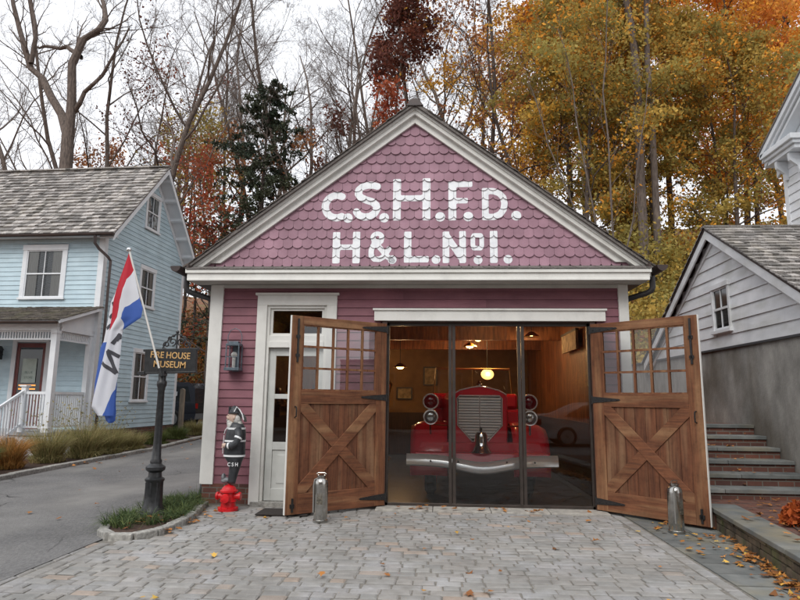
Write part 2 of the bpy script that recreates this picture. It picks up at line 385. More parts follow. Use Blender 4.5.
# planting island outline
ISLAND = [(-3.30, -2.16), (-3.10, -2.33), (-2.86, -2.26), (-2.72, -1.95), (-2.70, -1.5), (-2.76, -1.0), (-2.86, -.55), (-2.92, -.12), (-3.06, -.05), (-3.08, .5), (-3.3, .45), (-3.42, 0.1), (-3.52, -.7), (-3.5, -1.4), (-3.42, -1.85)]
def inside(poly, x, y):
    c = False; j = len(poly) - 1
    for i in range(len(poly)):
        xi, yi = poly[i]; xj, yj = poly[j]
        if (yi > y) != (yj > y) and x < (xj - xi) * (y - yi) / (yj - yi) + xi: c = not c
        j = i
    return c

# cobble apron: every paver modelled, in one sheet
PAVE = mat('cobble_pavers', s2l(153, 152, 149), s2l(132, 131, 128), rough=.8, scale=11, tint=.11, bump=.55, bscale=34, tintcol=s2l(168, 144, 124), col3=s2l(150, 150, 151), s3=2.2, lo=.3, hi=.7)
add_stains(PAVE, 1.1, lo=.76, hi=1.05); add_stains(PAVE, 22, lo=.86, hi=1.03)
def paver(m, cx, cy, lx, ly, a=0., z=0., g=.007):
    hx, hy = lx / 2 - g, ly / 2 - g; b = .014
    tz = z + rng.uniform(-.004, .003); tl = [rng.uniform(-.003, .003) for _ in range(4)]
    ca, sa = cos(a), sin(a); v = []
    for (ex, ey, zz) in ((hx, hy, -.04), (hx, hy, -.008), (hx - b, hy - b, 0)):
        for q, (sx, sy) in enumerate(((-1, -1), (1, -1), (1, 1), (-1, 1))):
            jx = rng.uniform(-.005, .005); jy = rng.uniform(-.005, .005)
            x, y = sx * ex + jx, sy * ey + jy
            v.append((cx + x * ca - y * sa, cy + x * sa + y * ca, tz + zz + (tl[q] if zz > -.02 else 0)))
    f = [(8, 9, 10, 11)]
    for k in (0, 4):
        for q in range(4): f.append((k + q, k + (q + 1) % 4, k + 4 + (q + 1) % 4, k + 4 + q))
    r = rng.random()
    m.add(v, f, tint=min(1, max(0, rng.gauss(.5, .25))), tone=(rng.uniform(.25, .6) if r < .07 else rng.uniform(0, .10)))
m = MB(); y = -.17; row = 0
bedb = MB(); bedb.box(-3.24, 3.9, -8.02, .04, -.05, -.011)
tag(bedb.build('joint_sand', mat('joint_sand', s2l(128, 124, 117), s2l(104, 100, 94), rough=.95, scale=30, bump=.5)), 'dark sand in the joints of the cobble apron', kind='structure')
while y > -8:
    d = rng.uniform(.112, .135); x = -3.02 + (rng.uniform(-.14, 0)); yc = y - d / 2
    # left border courses run along the drive
    while x < 2.68:
        l = rng.choice((.14, .17, .19, .22, .25)); xr = min(x + l, 2.68)
        if xr - x > .06 and not inside(ISLAND, (x + xr) / 2 + .07 * (-1), yc):
            x0 = max(x, -3.02)
            if xr - x0 > .05: paver(m, (x0 + xr) / 2, yc, xr - x0, d)
        x += l
    y -= d
for (bx, w) in ((-3.085, .13), (-3.215, .12), (2.75, .13)):
    y = -.1
    while y > -8:
        l = rng.uniform(.19, .27)
        if not inside([(a - .1 if a < -3.2 else a + .1, b - .08) for a, b in ISLAND], bx, y - l / 2): paver(m, bx, y - l / 2, w, l)
        y -= l
tag(m.build('cobble_apron', PAVE), 'apron of pale grey and tan cobble pavers before the fire house', kind='structure')
sill = MB()
for i in range(4): sill.box(-.5 + i * .79, -.5 + (i + 1) * .79 - .008, -.30, .06, -.03, .022, tint=rng.random())
sl = sill.build('threshold_slabs', mat('pale_stone', s2l(176, 172, 164), s2l(146, 142, 136), rough=.8, scale=12, tint=.1, bump=.3), bevel=.006); tag(sl, 'pale stone threshold under the garage opening', kind='structure')

# bluestone walk on the right
m = MB(); y = -.12
while y > -8:
    d = rng.choice((.3, .36, .45)); x = 2.83 - .0; xe = 3.9
    while x < xe:
        l = rng.choice((.32, .45, .5, .6)); x2 = min(x + l, xe)
        m.box(x + .009, x2 - .009, y - d + .009, y - .009, -.04, rng.uniform(-.004, .003), tint=rng.random()); x = x2
    y -= d
wk = m.build('bluestone_walk', BLUESTONE, bevel=.005); tag(wk, 'walk of grey green bluestone slabs beside the cobbles', kind='structure')

# granite edging of the island, one block course
def block_course(name, pts, w, z0, z1, lab, n=.3, closed=False, cat='kerb', parent=None, zf=None):
    m = MB(); P = [Vector((a, b, 0)) for a, b in pts]
    L_ = [0]
    for i in range(len(P) - 1): L_.append(L_[-1] + (P[i + 1] - P[i]).length)
    def at(s):
        for i in range(len(P) - 1):
            if s <= L_[i + 1] or i == len(P) - 2:
                t = (s - L_[i]) / (L_[i + 1] - L_[i]); return P[i].lerp(P[i + 1], t)
    s = 0
    while s < L_[-1] - .05:
        l = min(rng.uniform(.8, 1.2) * n, L_[-1] - s)
        a, b = at(s), at(s + l - .006); dd = (b - a).normalized(); q = Vector((-dd.y, dd.x, 0)) * w / 2
        g = zf(a.x, a.y) if zf else 0; zt = z1 + g + rng.uniform(-.008, .008)
        vs = [a - q, b - q, b + q, a + q]; j = lambda: Vector((rng.uniform(-.006, .006), rng.uniform(-.006, .006), 0))
        bt = [v + j() for v in vs]
        m.add([(v.x, v.y, z0 + g) for v in vs] + [(v.x, v.y, zt) for v in bt], [(0, 3, 2, 1), (4, 5, 6, 7), (0, 1, 5, 4), (1, 2, 6, 5), (2, 3, 7, 6), (3, 0, 4, 7)], tint=rng.random())
        s += l
    return tag(m.build(name, GRANITE, parent, bevel=.012), lab, cat)
isl = ISLAND[:8]
block_course('island_kerb', [(-3.42, -1.85)] + isl, .11, -.05, .065, 'low curved kerb of grey granite blocks round the sign post bed', .26)
m = MB(); m.prism([(a, b) for a, b in ISLAND], -.03, .035, 'xy'); ib = m.build('planting_soil', SOIL); tag(ib, 'mulched bed at the foot of the sign post', kind='structure')
block_course('driveway_kerb', [(-7.45, -3), (-7.46, 1.9), (-7.56, 3.5), (-7.66, 6.9), (-7.75, 13.4)], .16, -.05, .085, 'long straight kerb of granite blocks before the blue house', .55, zf=lambda x, y: H(-8, y))
m = grid_sheet('house_bed', frange(-13, -7.6, .6), frange(-3, 13.4, .6), lambda x, y: H(-8, y) + .03, SOIL); tag(m, 'mulched bed between the drive and the blue house', kind='structure')

# ================================================================== clapboards and shakes
def boards(m, x0, x1, z0, z1, ex=.122, t=.018, holes=(), tri=None, y=0.):
    """lap siding in the local xz plane facing -y; tri=(xc, z_apex, slope) limits rows to a gable"""
    z = z0
    while z < z1 - 1e-4:
        zt = min(z + ex, z1); a, b = x0, x1
        if tri:
            hw = (tri[1] - (z + zt) / 2) / tri[2]
            a, b = max(x0, tri[0] - hw), min(x1, tri[0] + hw)
            if b - a < .02: z += ex; continue
        spans = [(a, b)]
        for hx0, hx1, hz0, hz1 in holes:
            if zt > hz0 + .005 and z < hz1 - .005:
                ns = []
                for p, q in spans:
                    if hx1 <= p or hx0 >= q: ns.append((p, q))
                    else:
                        if hx0 > p: ns.append((p, hx0))
                        if hx1 < q: ns.append((hx1, q))
                spans = ns
        for p, q in spans:
            # split long runs into boards with butt joints
            cur = p
            while cur < q - .01:
                e = q if q - cur < 3.2 else min(q, cur + rng.uniform(2.2, 3.6))
                g = .0015 if e < q else 0
                yb, yt = y - t, y - .002
                m.add([(cur, yb, z), (e - g, yb, z), (e - g, yt, zt), (cur, yt, zt), (cur, y + .004, z), (e - g, y + .004, z), (e - g, y + .004, zt), (cur, y + .004, zt)],
                      [(0, 1, 2, 3), (0, 4, 5, 1), (1, 5, 6, 2), (0, 3, 7, 4)], tint=min(1, max(0, rng.gauss(.5, .2))))
                cur = e
        z += ex

def shakes(m, O, U, V, N_, W, Hh, ex=.17, w=(.08, .2), t=.02, clip=None):
    """rows of wooden shakes: O origin at the eave, U along the eave, V up the slope, N_ normal"""
    O, U, V, N_ = map(Vector, (O, U, V, N_)); k = 0; s = 0
    while s < Hh:
        x = -rng.uniform(0, .15)
        while x < W:
            ww = rng.uniform(*w); a, b = max(0, x), min(W, x + ww - .006); x += ww
            if b - a < .02: continue
            j = rng.uniform(-.012, .012); s0 = s + j; s1 = min(s + ex * 1.35, Hh); th = t * rng.uniform(.8, 1.4)
            q = lambda u, v, n: tuple(O + U * u + V * v + N_ * n)
            m.add([q(a, s0, 0), q(b, s0, 0), q(b, s0, th), q(a, s0, th), q(a, s1, .0), q(b, s1, .0), q(b, s1, .004), q(a, s1, .004)],
                  [(0, 1, 2, 3), (3, 2, 6, 7), (0, 3, 7, 4), (1, 5, 6, 2)], tint=rng.random())
        s += ex

# ================================================================== FIRE HOUSE
FH = thing('fire_house', 'small maroon clapboard fire house with scalloped shingle gable and open barn doors', 'fire house')
OX0, OX1, OZ = -.39, 2.54, 2.63
W_ = 3.06; DEP = 8.4; EAZ = 3.2
# structural walls
m = MB()
m.box(-W_ + .05, -2.2, .02, .17, .28, 3.4); m.box(-2.2, -1.28, .02, .17, 2.86, 3.4); m.box(-1.28, OX0, .02, .17, .28, 3.4)
m.box(OX0, OX1, .02, .17, OZ, 3.4); m.box(OX1, W_ - .05, .02, .17, .28, 3.4)
m.box(-W_ + .05, -W_ + .2, .17, DEP, .0, 3.3); m.box(W_ - .2, W_ - .05, .17, DEP, .0, 3.3); m.box(-W_ + .05, W_ - .05, DEP - .15, DEP, 0, 3.4)
m.prism([(-W_ + .02, 3.4), (W_ - .02, 3.4), (0, 3.4 + (W_ - .02) * .752)], .02, .12); m.prism([(-W_ + .02, 3.4), (W_ - .02, 3.4), (0, 3.4 + (W_ - .02) * .752)], DEP - .1, DEP)
m.build('wall', MAROON, FH)
m = MB(); holes = [(-2.25, -1.22, 0, 2.95), (OX0 - .1, OX1 + .1, 0, OZ + .08)]
boards(m, -2.95, 3.0, .28, 3.2, holes=holes)
m.build('front_clapboards', MAROON, FH)
m = MB(); m.M = Matrix.Translation((-W_ + .03, DEP, 0)) @ Matrix.Rotation(R(-90), 4, 'Z'); boards(m, 0, DEP, .28, 3.2)
m.M = Matrix.Translation((W_ - .03, 0, 0)) @ Matrix.Rotation(R(90), 4, 'Z'); boards(m, 0, DEP, .28, 3.2); m.M = None
m.build('side_clapboards', MAROON, FH)
for a_, b_ in ((-W_ + .03, -2.25), (-1.22, OX0 - .06), (OX1 + .06, W_ - .03)):
    m = MB(); m.box(a_, b_, -.03, .16, -.05, .28); m.build('brick_foundation', BRICK, FH)
m = MB(); m.box(-3.04, -2.87, -.045, .17, .27, 3.18); m.box(-3.075, -3.04, -.02, .15, .27, 3.18); m.build('corner_board', CREAM, FH, bevel=.004)
m = MB(); m.box(2.96, 3.10, -.045, .17, .1, 3.18); m.build('corner_board', CREAM, FH, bevel=.004)
# eave box, pent roof over the front
m = MB(); m.box(-3.3, 3.3, -.40, -.37, 3.185, 3.335); m.box(-3.32, 3.32, -.425, -.401, 3.285, 3.345); m.box(-3.29, 3.29, -.412, -.401, 3.175, 3.205)
m.build('front_fascia', CREAM, FH, bevel=.004)
m = MB(); m.box(-3.3, 3.3, -.37, .02, 3.185, 3.2)
for i in range(4): m.box(-3.3, 3.3, -.30 + i * .09, -.296 + i * .09, 3.181, 3.184)
m.box(-3.0, 2.98, -.04, .02, 3.13, 3.18)
m.build('soffit', mat('grey_white_soffit', s2l(196, 194, 188), s2l(184, 182, 176), rough=.6, scale=4), FH)
m = MB(); x = -3.31
while x < 3.3:
    ww = .16; e = min(x + ww, 3.31)
    for s0, s1, z0, z1 in ((-.44, -.22, 3.352, 3.41), (-.24, .0, 3.412, 3.475)):
        o = rng.uniform(-.004, .004); m.add([(x + .003, s0, z0 + o), (e - .003, s0, z0 + o), (e - .003, s1, z1), (x + .003, s1, z1), (x + .003, s0, z0 - .012), (e - .003, s0, z0 - .012)], [(0, 1, 2, 3), (4, 5, 1, 0)], tint=rng.random())
    x += ww
m.box(-3.31, 3.31, -.43, .02, 3.335, 3.34)
m.build('pent_roof', SLATE, FH)

# scalloped shingles as a fine mesh, then the painted letters cut out of the same surface
SL = .751; AZ = 5.99
def gable_top(x): return AZ - .06 - SL * abs(x)
verts = []; tris = []; tint = []
EXS = .148; SW = .148
r = 0; z = 3.45
while z < AZ:
    off = (SW / 2 if r % 2 else 0); n = int(3.2 / SW) + 1
    for i in range(-n, n + 1):
        xc = i * SW + off
        if gable_top(xc) < z - .02: continue
        base = len(verts); NC = 10; NR = 9; top = z + EXS * 1.5
        hw = SW / 2 - .0015; jz = rng.uniform(-.003, .003); jt = rng.uniform(.8, 1.25); tv = min(1, max(0, rng.gauss(.5, .22)))
        for c_ in range(NC + 1):
            u = -1 + 2 * c_ / NC; xx = xc + u * hw
            zb = z + jz + (1 - sqrt(max(0, 1 - (u * .93) ** 2))) * SW * .44
            for q in range(NR + 1):
                zz = zb + (top - zb) * q / NR
                yy = -.004 - .024 * jt * (top - zz) / (top - z)
                verts.append((xx, yy, zz))
            verts.append((xx, .0, zb + .001))
        st_ = NR + 2
        for c_ in range(NC):
            for q in range(NR):
                a = base + c_ * st_ + q; b = a + st_
                tris.append((a, b, b + 1)); tris.append((a, b + 1, a + 1)); tint += [tv, tv]
            a = base + c_ * st_; b = a + st_
            tris.append((a, a + NR + 1, b + NR + 1)); tris.append((a, b + NR + 1, b)); tint += [tv, tv]
    z += EXS; r += 1
VA = np.array(verts)
keep = np.array([VA[list(t), 2].max() < gable_top(VA[t[0], 0]) + .1 for t in tris])
tk = [t for t, k in zip(tris, keep) if k]; tt = [t for t, k in zip(tint, keep) if k]
mesh_obj('gable_shingles', verts, tk, MAUVE_LIT, FH, tint=tt)
# letter strokes
P2 = VA[:, [0, 2]].copy()
def r1(cx, cy): return (-1.43 + (310 + cx / 3.636 - 321) * .01513, 4.168 + (221 - 165 - cy / 3.636) * .01583)
def r2(cx, cy): return (-1.235 + (310 + cx / 3.636 - 333) * .0150, 3.492 + (266 - 165 - cy / 3.636) * .01558)
def S(f, pts, w, box=False):
    pts = [f(*p) for p in pts]
    if box: return np.minimum.reduce([sd_box(P2, pts[i], pts[i + 1], w) for i in range(len(pts) - 1)])
    return sd_poly(P2, pts, w)
w1 = .056; LT = []; GLY = []
def glyph(*ds): GLY.append(np.minimum.reduce(ds))
glyph(S(r1, arc(97, 150, 42, 41, 62, 298, 18)[::1], w1))
glyph(S(r1, [(246, 78), (232, 74), (212, 73), (192, 78), (178, 90), (176, 104), (186, 118), (206, 127), (228, 134), (243, 146), (246, 160), (238, 176), (220, 187), (198, 189), (180, 182), (171, 170)], w1))
glyph(S(r1, [(319, 52), (319, 202)], .060, 1), S(r1, [(427, 50), (427, 202)], .060, 1), S(r1, [(319, 122), (427, 122)], .046, 1))
glyph(S(r1, [(521, 62), (521, 203)], .060, 1), S(r1, [(508, 73), (594, 73)], .046, 1), S(r1, [(521, 133), (577, 133)], .042, 1))
glyph(S(r1, [(640, 88), (640, 203)], .050, 1), S(r1, [(640, 99), (668, 99), (690, 107), (704, 122), (709, 143), (705, 166), (692, 183), (670, 192), (640, 192)], .048))
for (cx, cy) in ((140, 192), (273, 192), (477, 190), (578, 190), (750, 188)): glyph(S(r1, [(cx, cy), (cx + .1, cy)], .074))
w2 = .05
glyph(S(r2, [(97, 249), (97, 363)], .056, 1), S(r2, [(171, 248), (171, 363)], .056, 1), S(r2, [(97, 304), (171, 304)], .042, 1))
glyph(S(r2, arc(248, 270, 17, 14, 0, 360, 16), .036), S(r2, [(232, 300), (226, 315), (226, 335), (238, 348), (256, 349), (274, 338), (290, 312)], .040), S(r2, [(236, 285), (262, 312), (284, 338), (304, 354)], .040), S(r2, [(262, 284), (240, 298), (231, 304)], .036))
glyph(S(r2, [(359, 249), (359, 361)], .056, 1), S(r2, [(346, 349), (436, 349)], .048, 1))
glyph(S(r2, [(498, 249), (498, 363)], .050, 1), S(r2, [(558, 248), (558, 363)], .050, 1), S(r2, [(498, 262), (558, 350)], .050))
glyph(S(r2, [(611 + a, 286 + b) for a, b in ((-12, -22), (12, -22), (16, -14), (16, 14), (12, 24), (-12, 24), (-16, 14), (-16, -14), (-12, -22))], .034))
glyph(S(r2, [(670, 248), (670, 363)], .056, 1))
for (cx, cy) in ((303, 350), (462, 350), (613, 352), (720, 350)): glyph(S(r2, [(cx, cy), (cx + .1, cy)], .066))
off_v = [(a, b - .0015, c) for a, b, c in verts]
for D in GLY:
    lv, lf = clip_positive(off_v, tk, D); mesh_obj('painted_letter', lv, lf, LETTER, FH)

# rakes, roof
def rake_strip(m, off_t, off_b, y0, y1):
    """band parallel to the roof edge; offsets measured vertically below the roof line"""
    for s in (-1, 1):
        xt = 3.41; a = AZ + .0
        P = [(0, a - off_t), (s * xt, a - off_t - SL * xt), (s * xt, a - off_b - SL * xt), (0, a - off_b)]
        m.prism(P, y0, y1)
m = MB(); rake_strip(m, .05, .155, -.13, -.10); rake_strip(m, .04, .085, -.155, -.131); m.build('rake_board', CREAM, FH, bevel=.003)
m = MB(); rake_strip(m, .145, .155, -.10, -.03); m.build('rake_soffit', CREAM, FH)
m = MB()
for s in (-1, 1):
    xt = 3.10; m.prism([(0, AZ - .15), (s * xt, AZ - .15 - SL * xt), (s * (xt - .16), AZ - .15 - SL * xt), (0, AZ - .15 - .12)], -.065, -.02)
m.build('rake_frieze', CREAM, FH, bevel=.003)
m = MB()
for s in (-1, 1):
    xt = 3.45; m.prism([(0, AZ), (s * xt, AZ - SL * xt), (s * xt, AZ - .045 - SL * xt), (0, AZ - .045)], -.21, DEP + .3)
m.build('roof', SLATE, FH)
m = MB()
nrm = 1 / sqrt(1 + SL * SL)
for s in (-1, 1):
    U = (0, 1, 0); V = (-s * nrm, 0, SL * nrm); NN = (s * SL * nrm, 0, nrm)
    shakes(m, (s * 3.45, -.225, AZ - SL * 3.45 + .002), U, V, NN, DEP + .55, 3.45 / nrm, ex=.2, w=(.1, .22), t=.022)
m.build('roof_shakes', mat('brown_grey_roof_shakes', s2l(96, 88, 82), s2l(70, 63, 58), rough=.9, scale=12, tint=.35, bump=.4), FH)
m = MB(); m.prism([(-.13, AZ - .06), (.13, AZ - .06), (.05, AZ + .05), (-.05, AZ + .05)], -.23, -.12); m.build('ridge_cap', GUTTER, FH)
for s in (-1, 1):
    m = MB(); gx = s * 3.45; gz = AZ - SL * 3.45
    n = 10; prof = [(gx + s * .02 + .075 * cos(pi + pi * i / n), gz - .01 + .085 * sin(pi + pi * i / n)) for i in range(n + 1)]
    inn = [(gx + s * .02 + .066 * cos(pi + pi * i / n), gz - .01 + .076 * sin(pi + pi * i / n)) for i in range(n, -1, -1)]
    m.prism(prof + inn, -.42, DEP + .3)
    m.prism(prof, -.43, -.42)
    m.build('gutter', GUTTER, FH)
    m = MB(); m.box(s * 3.34, s * 3.31, -.35, DEP + .3, gz - .09, gz + .03); m.box(s * 3.3, s * 3.07, .0, DEP, 3.185, 3.2); m.build('eave_board', GUTTER, FH)
    m = MB(); m.tube([(s * 3.45, -.05, gz - .06), (s * 3.45, -.05, gz - .26), (s * 3.43, -.03, gz - .31), (s * 3.38, .02, gz - .335), (s * 3.2, .2, gz - .38), (s * 3.14, .25, gz - .42), (s * 3.125, .26, gz - .5), (s * 3.125, .26, .1)], .042, 10)
    m.build('downspout', GUTTERG, FH, smooth=True)

# garage opening trim
m = MB(); m.box(OX0 - .19, OX1 + .22, -.07, .0, OZ + .01, 2.79); m.box(OX0 - .21, OX1 + .24, -.095, .0, 2.79, 2.82); m.build('garage_header', CREAM, FH, bevel=.004)
m = MB(); m.box(OX0 - .07, OX0, -.04, .17, .0, OZ + .01); m.box(OX1, OX1 + .07, -.04, .17, 0, OZ + .01); m.box(OX0, OX1, .0, .17, OZ - .012, OZ + .01)
m.build('garage_jamb', mat('dark_brown_jamb', s2l(74, 50, 40), s2l(58, 40, 34), rough=.6, scale=8), FH)
# three panel glass screen
m = MB(); GY = .06
m.box(OX0, OX0 + .035, GY - .03, GY + .03, .02, OZ); m.box(OX1 - .035, OX1, GY - .03, GY + .03, .02, OZ); m.box(OX0, OX1, GY - .03, GY + .03, OZ - .055, OZ - .013); m.box(OX0, OX1, GY - .03, GY + .03, .022, .062)
for xm in (.56, 1.557): m.box(xm - .05, xm - .004, GY - .032, GY + .032, .05, OZ - .04); m.box(xm + .004, xm + .05, GY - .028, GY + .028, .05, OZ - .04)
m.build('glass_screen_frame', DFRAME, FH, bevel=.003)
for a, b in ((OX0 + .035, .51), (.61, 1.507), (1.607, OX1 - .035)):
    m = MB(); m.add([(a, GY, .06), (b, GY, .06), (b, GY, OZ - .05), (a, GY, OZ - .05)], [(0, 1, 2, 3)]); m.build('glass_panel', GLASSD, FH)

# entry door
m = MB(); m.box(-2.34, -2.19, -.05, .02, .0, 2.87); m.box(-1.29, -1.14, -.05, .02, 0, 2.87); m.box(-2.34, -1.14, -.05, .02, 2.87, 3.02); m.box(-2.37, -1.11, -.075, .0, 3.02, 3.055)
m.box(-2.19, -2.15, -.015, .1, 0, 2.87); m.box(-1.33, -1.29, -.015, .1, 0, 2.87); m.box(-2.15, -1.33, -.03, .1, 2.24, 2.33); m.box(-2.15, -1.33, -.015, .1, 2.33, 2.42); m.box(-2.15, -1.33, -.015, .1, 2.83, 2.87)
m.build('entry_frame', CREAM, FH, bevel=.004)
m = MB(); m.box(-2.15, -2.11, .02, .07, 2.42, 2.83); m.box(-1.37, -1.33, .02, .07, 2.42, 2.83); m.box(-2.11, -1.37, .02, .07, 2.42, 2.455); m.box(-2.11, -1.37, .02, .07, 2.795, 2.83)
tw = m.build('transom_window', CREAM, FH)
m = MB(); m.add([(-2.11, .045, 2.455), (-1.37, .045, 2.455), (-1.37, .045, 2.795), (-2.11, .045, 2.795)], [(0, 1, 2, 3)]); m.build('pane', GLASSE, tw)
m = MB(); dx0, dx1 = -2.145, -1.335
m.box(dx0, dx0 + .1, .04, .085, .05, 2.235); m.box(dx1 - .1, dx1, .04, .085, .05, 2.235)
for z0, z1 in ((.05, .22), (.76, .87), (1.49, 1.56), (2.12, 2.235)): m.box(dx0 + .1, dx1 - .1, .04, .085, z0, z1)
m.box(dx0 + .1, dx1 - .1, .056, .07, .2, .78); m.box(dx0 + .17, dx1 - .17, .046, .056, .29, .69)
ed = m.build('entry_door', mat('door_white', s2l(206, 208, 204), s2l(192, 194, 190), rough=.45, scale=5), FH, bevel=.004)
m = MB(); m.add([(dx0 + .1, .06, .87), (dx1 - .1, .06, .87), (dx1 - .1, .06, 2.12), (dx0 + .1, .06, 2.12)], [(0, 1, 2, 3)]); m.build('pane', GLASSE, ed)
m = MB(); m.ball((dx1 - .05, .0, 1.02), .028); m.tube([(dx1 - .05, .0, 1.02), (dx1 - .05, .05, 1.02)], .012); m.build('handle', STEEL, ed, smooth=True)
m = MB(); m.box(-2.3, -1.18, -.1, .16, -.02, .045); m.build('doorstep', GRANITE, FH, bevel=.005)

# barn door leaves
def barn_door(hx, hy, fx, fy, s, lab):
    o = bpy.data.objects.new('barn_door', None); COL.objects.link(o); o.parent = FH; o['label'] = lab
    o.location = (hx, hy, .035); o.rotation_euler = (0, 0, atan2(fy - hy, fx - hx)); w = 1.50; h = 2.56; T = .028
    f0, f1 = (-T, T)
    fr = s * T   # face towards the viewer
    def fb(m, x0, x1, z0, z1, d=0., **k):
        a, b = sorted((fr + s * d, -fr - s * d)); m.box(x0, x1, a, b, z0, z1, **k)
    for x0_, x1_, tt_ in ((0, .165, .5), (w - .165, w, .4)):
        m = MB(); fb(m, x0_, x1_, 0, h, tint=tt_); m.build('stile', WOODV, o, bevel=.004)
    for z0_, z1_, tt_ in ((h - .115, h, .6), (1.395, 1.575, .3), (0, .255, .55)):
        m = MB(); fb(m, .165, w - .165, z0_, z1_, tint=tt_); m.build('rail', WOODH, o, bevel=.004)
    m = MB(); x = .165; n = 8; pw = (w - .33) / n
    for i in range(n): m.box(x + .002, x + pw - .002, -.010, .010, .25, 1.40, tint=rng.random()); x += pw
    m.build('plank_panel', WOODP, o, bevel=.003)
    x0, x1, z0, z1 = .165, w - .165, .255, 1.395; cx, cz = (x0 + x1) / 2, (z0 + z1) / 2
    def strap(sg, d, tt):
        a = Vector((x0, z0 if sg > 0 else z1)); b = Vector((x1, z1 if sg > 0 else z0)); dd = (b - a).normalized(); q = Vector((-dd.y, dd.x)) * .075
        # clip the diagonal to the panel corners
        e = 1 if sg > 0 else -1
        k = .075 / abs(dd.y); k2 = .075 / abs(dd.x)
        P = [(x0, a.y), (x0 + k, a.y), (x1, b.y - e * k2), (x1, b.y), (x1 - k, b.y), (x0, a.y + e * k2)]
        m = MB(); m.prism(P, s * .011, s * d, tint=tt); return m
    m = strap(-1, .030, .7); m.build('cross_brace', WOODH, o, bevel=.004)
    m = strap(1, .026, .35); m.build('cross_brace', WOODH, o, bevel=.004)
    gx0, gx1, gz0, gz1 = .165, w - .165, 1.575, h - .115; m = MB()
    for i in range(1, 5): xx = gx0 + (gx1 - gx0) * i / 5; m.box(xx - .014, xx + .014, -.018, .018, gz0, gz1, tint=.5)
    for i in range(1, 3): zz = gz0 + (gz1 - gz0) * i / 3; m.box(gx0, gx1, -.0165, .0165, zz - .014, zz + .014, tint=.5)
    m.box(gx0, gx0 + .015, -.02, .02, gz0, gz1, tint=.4); m.box(gx1 - .015, gx1, -.02, .02, gz0, gz1, tint=.4); m.box(gx0, gx1, -.0195, .0195, gz0, gz0 + .015, tint=.4); m.box(gx0, gx1, -.0195, .0195, gz1 - .015, gz1, tint=.4)
    m.build('muntin_grid', WOODV, o)
    m = MB(); m.add([(gx0, .001, gz0), (gx1, .001, gz0), (gx1, .001, gz1), (gx0, .001, gz1)], [(0, 1, 2, 3)]); m.build('glass_panes', GLASSW, o)
    for zz in (h - .085, 1.49, .115):
        m = MB(); y0, y1 = sorted((s * (T + .001), s * (T + .008)))
        m.prism([(-.02, zz - .045), (.12, zz - .036), (.40, zz - .012), (.42, zz), (.40, zz + .012), (.12, zz + .036), (-.02, zz + .045)], y0, y1)
        m.tube([(-.012, s * T, zz - .06), (-.012, s * T, zz + .06)], .014, 10)
        for bx in (.05, .16, .28, .37): m.ball((bx, s * (T + .009), zz), .010, .006, .010, 8, 6)
        m.build('strap_hinge', IRON, o)
    m = MB(); y0, y1 = sorted((s * (T + .001), s * (T + .016)))
    m.box(w - .10, w - .075, y0, y1, h - .62, h - .04); m.box(w - .115, w - .06, y0, y1 * .9, h - .30, h - .26); m.box(w - .115, w - .06, y0, y1 * .9, h - .55, h - .51); m.build('slide_bolt', IRON, o)
    m = MB(); m.box(w - .10, w - .075, y0, y1, .03, .20); m.box(w - .115, w - .055, y0, y1 * .9, .08, .13); m.build('slide_bolt', IRON, o)
    m = MB(); m.tube([(w - .08, s * T, 1.36), (w - .08, s * (T + .045), 1.35), (w - .08, s * (T + .05), 1.29), (w - .08, s * (T + .045), 1.23), (w - .08, s * T, 1.22)], .009, 8); m.build('pull_handle', IRON, o, smooth=True)
    m = MB(); m.box(w + .0005, w + .009, -T + .008, T - .012, 0, h); m.build('edge_strip', CREAM, o)
    return o
barn_door(OX0 - .02, -.02, -1.57, -.93, 1, 'left hand open barn door leaf')
barn_door(OX1 + .02, -.02, 3.61, -1.08, -1, 'right hand open barn door leaf')

# interior shell
WARM = mat('warm_pine_boards', s2l(138, 88, 52), s2l(92, 56, 34), rough=.5, scale=3, stretch=(8, 8, 1), tint=.25)
PLAST = mat('tan_plaster', s2l(136, 106, 70), s2l(108, 82, 54), rough=.8, scale=2)
m = MB(); m.box(-2.86, 2.86, .172, 8.25, -.02, .018); m.build('interior_floor', mat('dark_floor', s2l(36, 33, 31), s2l(26, 24, 23), rough=.35, scale=3), FH)
m = MB()
for i in range(38): m.box(-2.86 + i * .1505, -2.86 + i * .1505 + .146, .172, 8.25, 3.02, 3.05, tint=rng.random())
m.build('interior_ceiling', WARM, FH)
m = MB(); m.box(-2.86, -2.84, .172, 8.25, .018, 3.02); m.box(-2.84, 2.84, 8.22, 8.25, .018, 3.02); m.build('interior_wall', PLAST, FH)
m = MB(); m.M = Matrix.Translation((2.85, 0, 0)) @ Matrix.Rotation(R(-90), 4, 'Z')
for i in range(58): m.box(-8.2 + i * .14, -8.2 + i * .14 + .136, -.012, 0, .018, 3.02, tint=rng.random())
m.M = None; m.build('interior_boarding', WARM, FH)
m = MB(); m.box(-2.84, 2.84, 3.6, 3.75, 2.72, 3.02); m.box(-2.84, 2.84, 6.0, 6.15, 2.72, 3.02); m.build('ceiling_beam', WARM, FH)

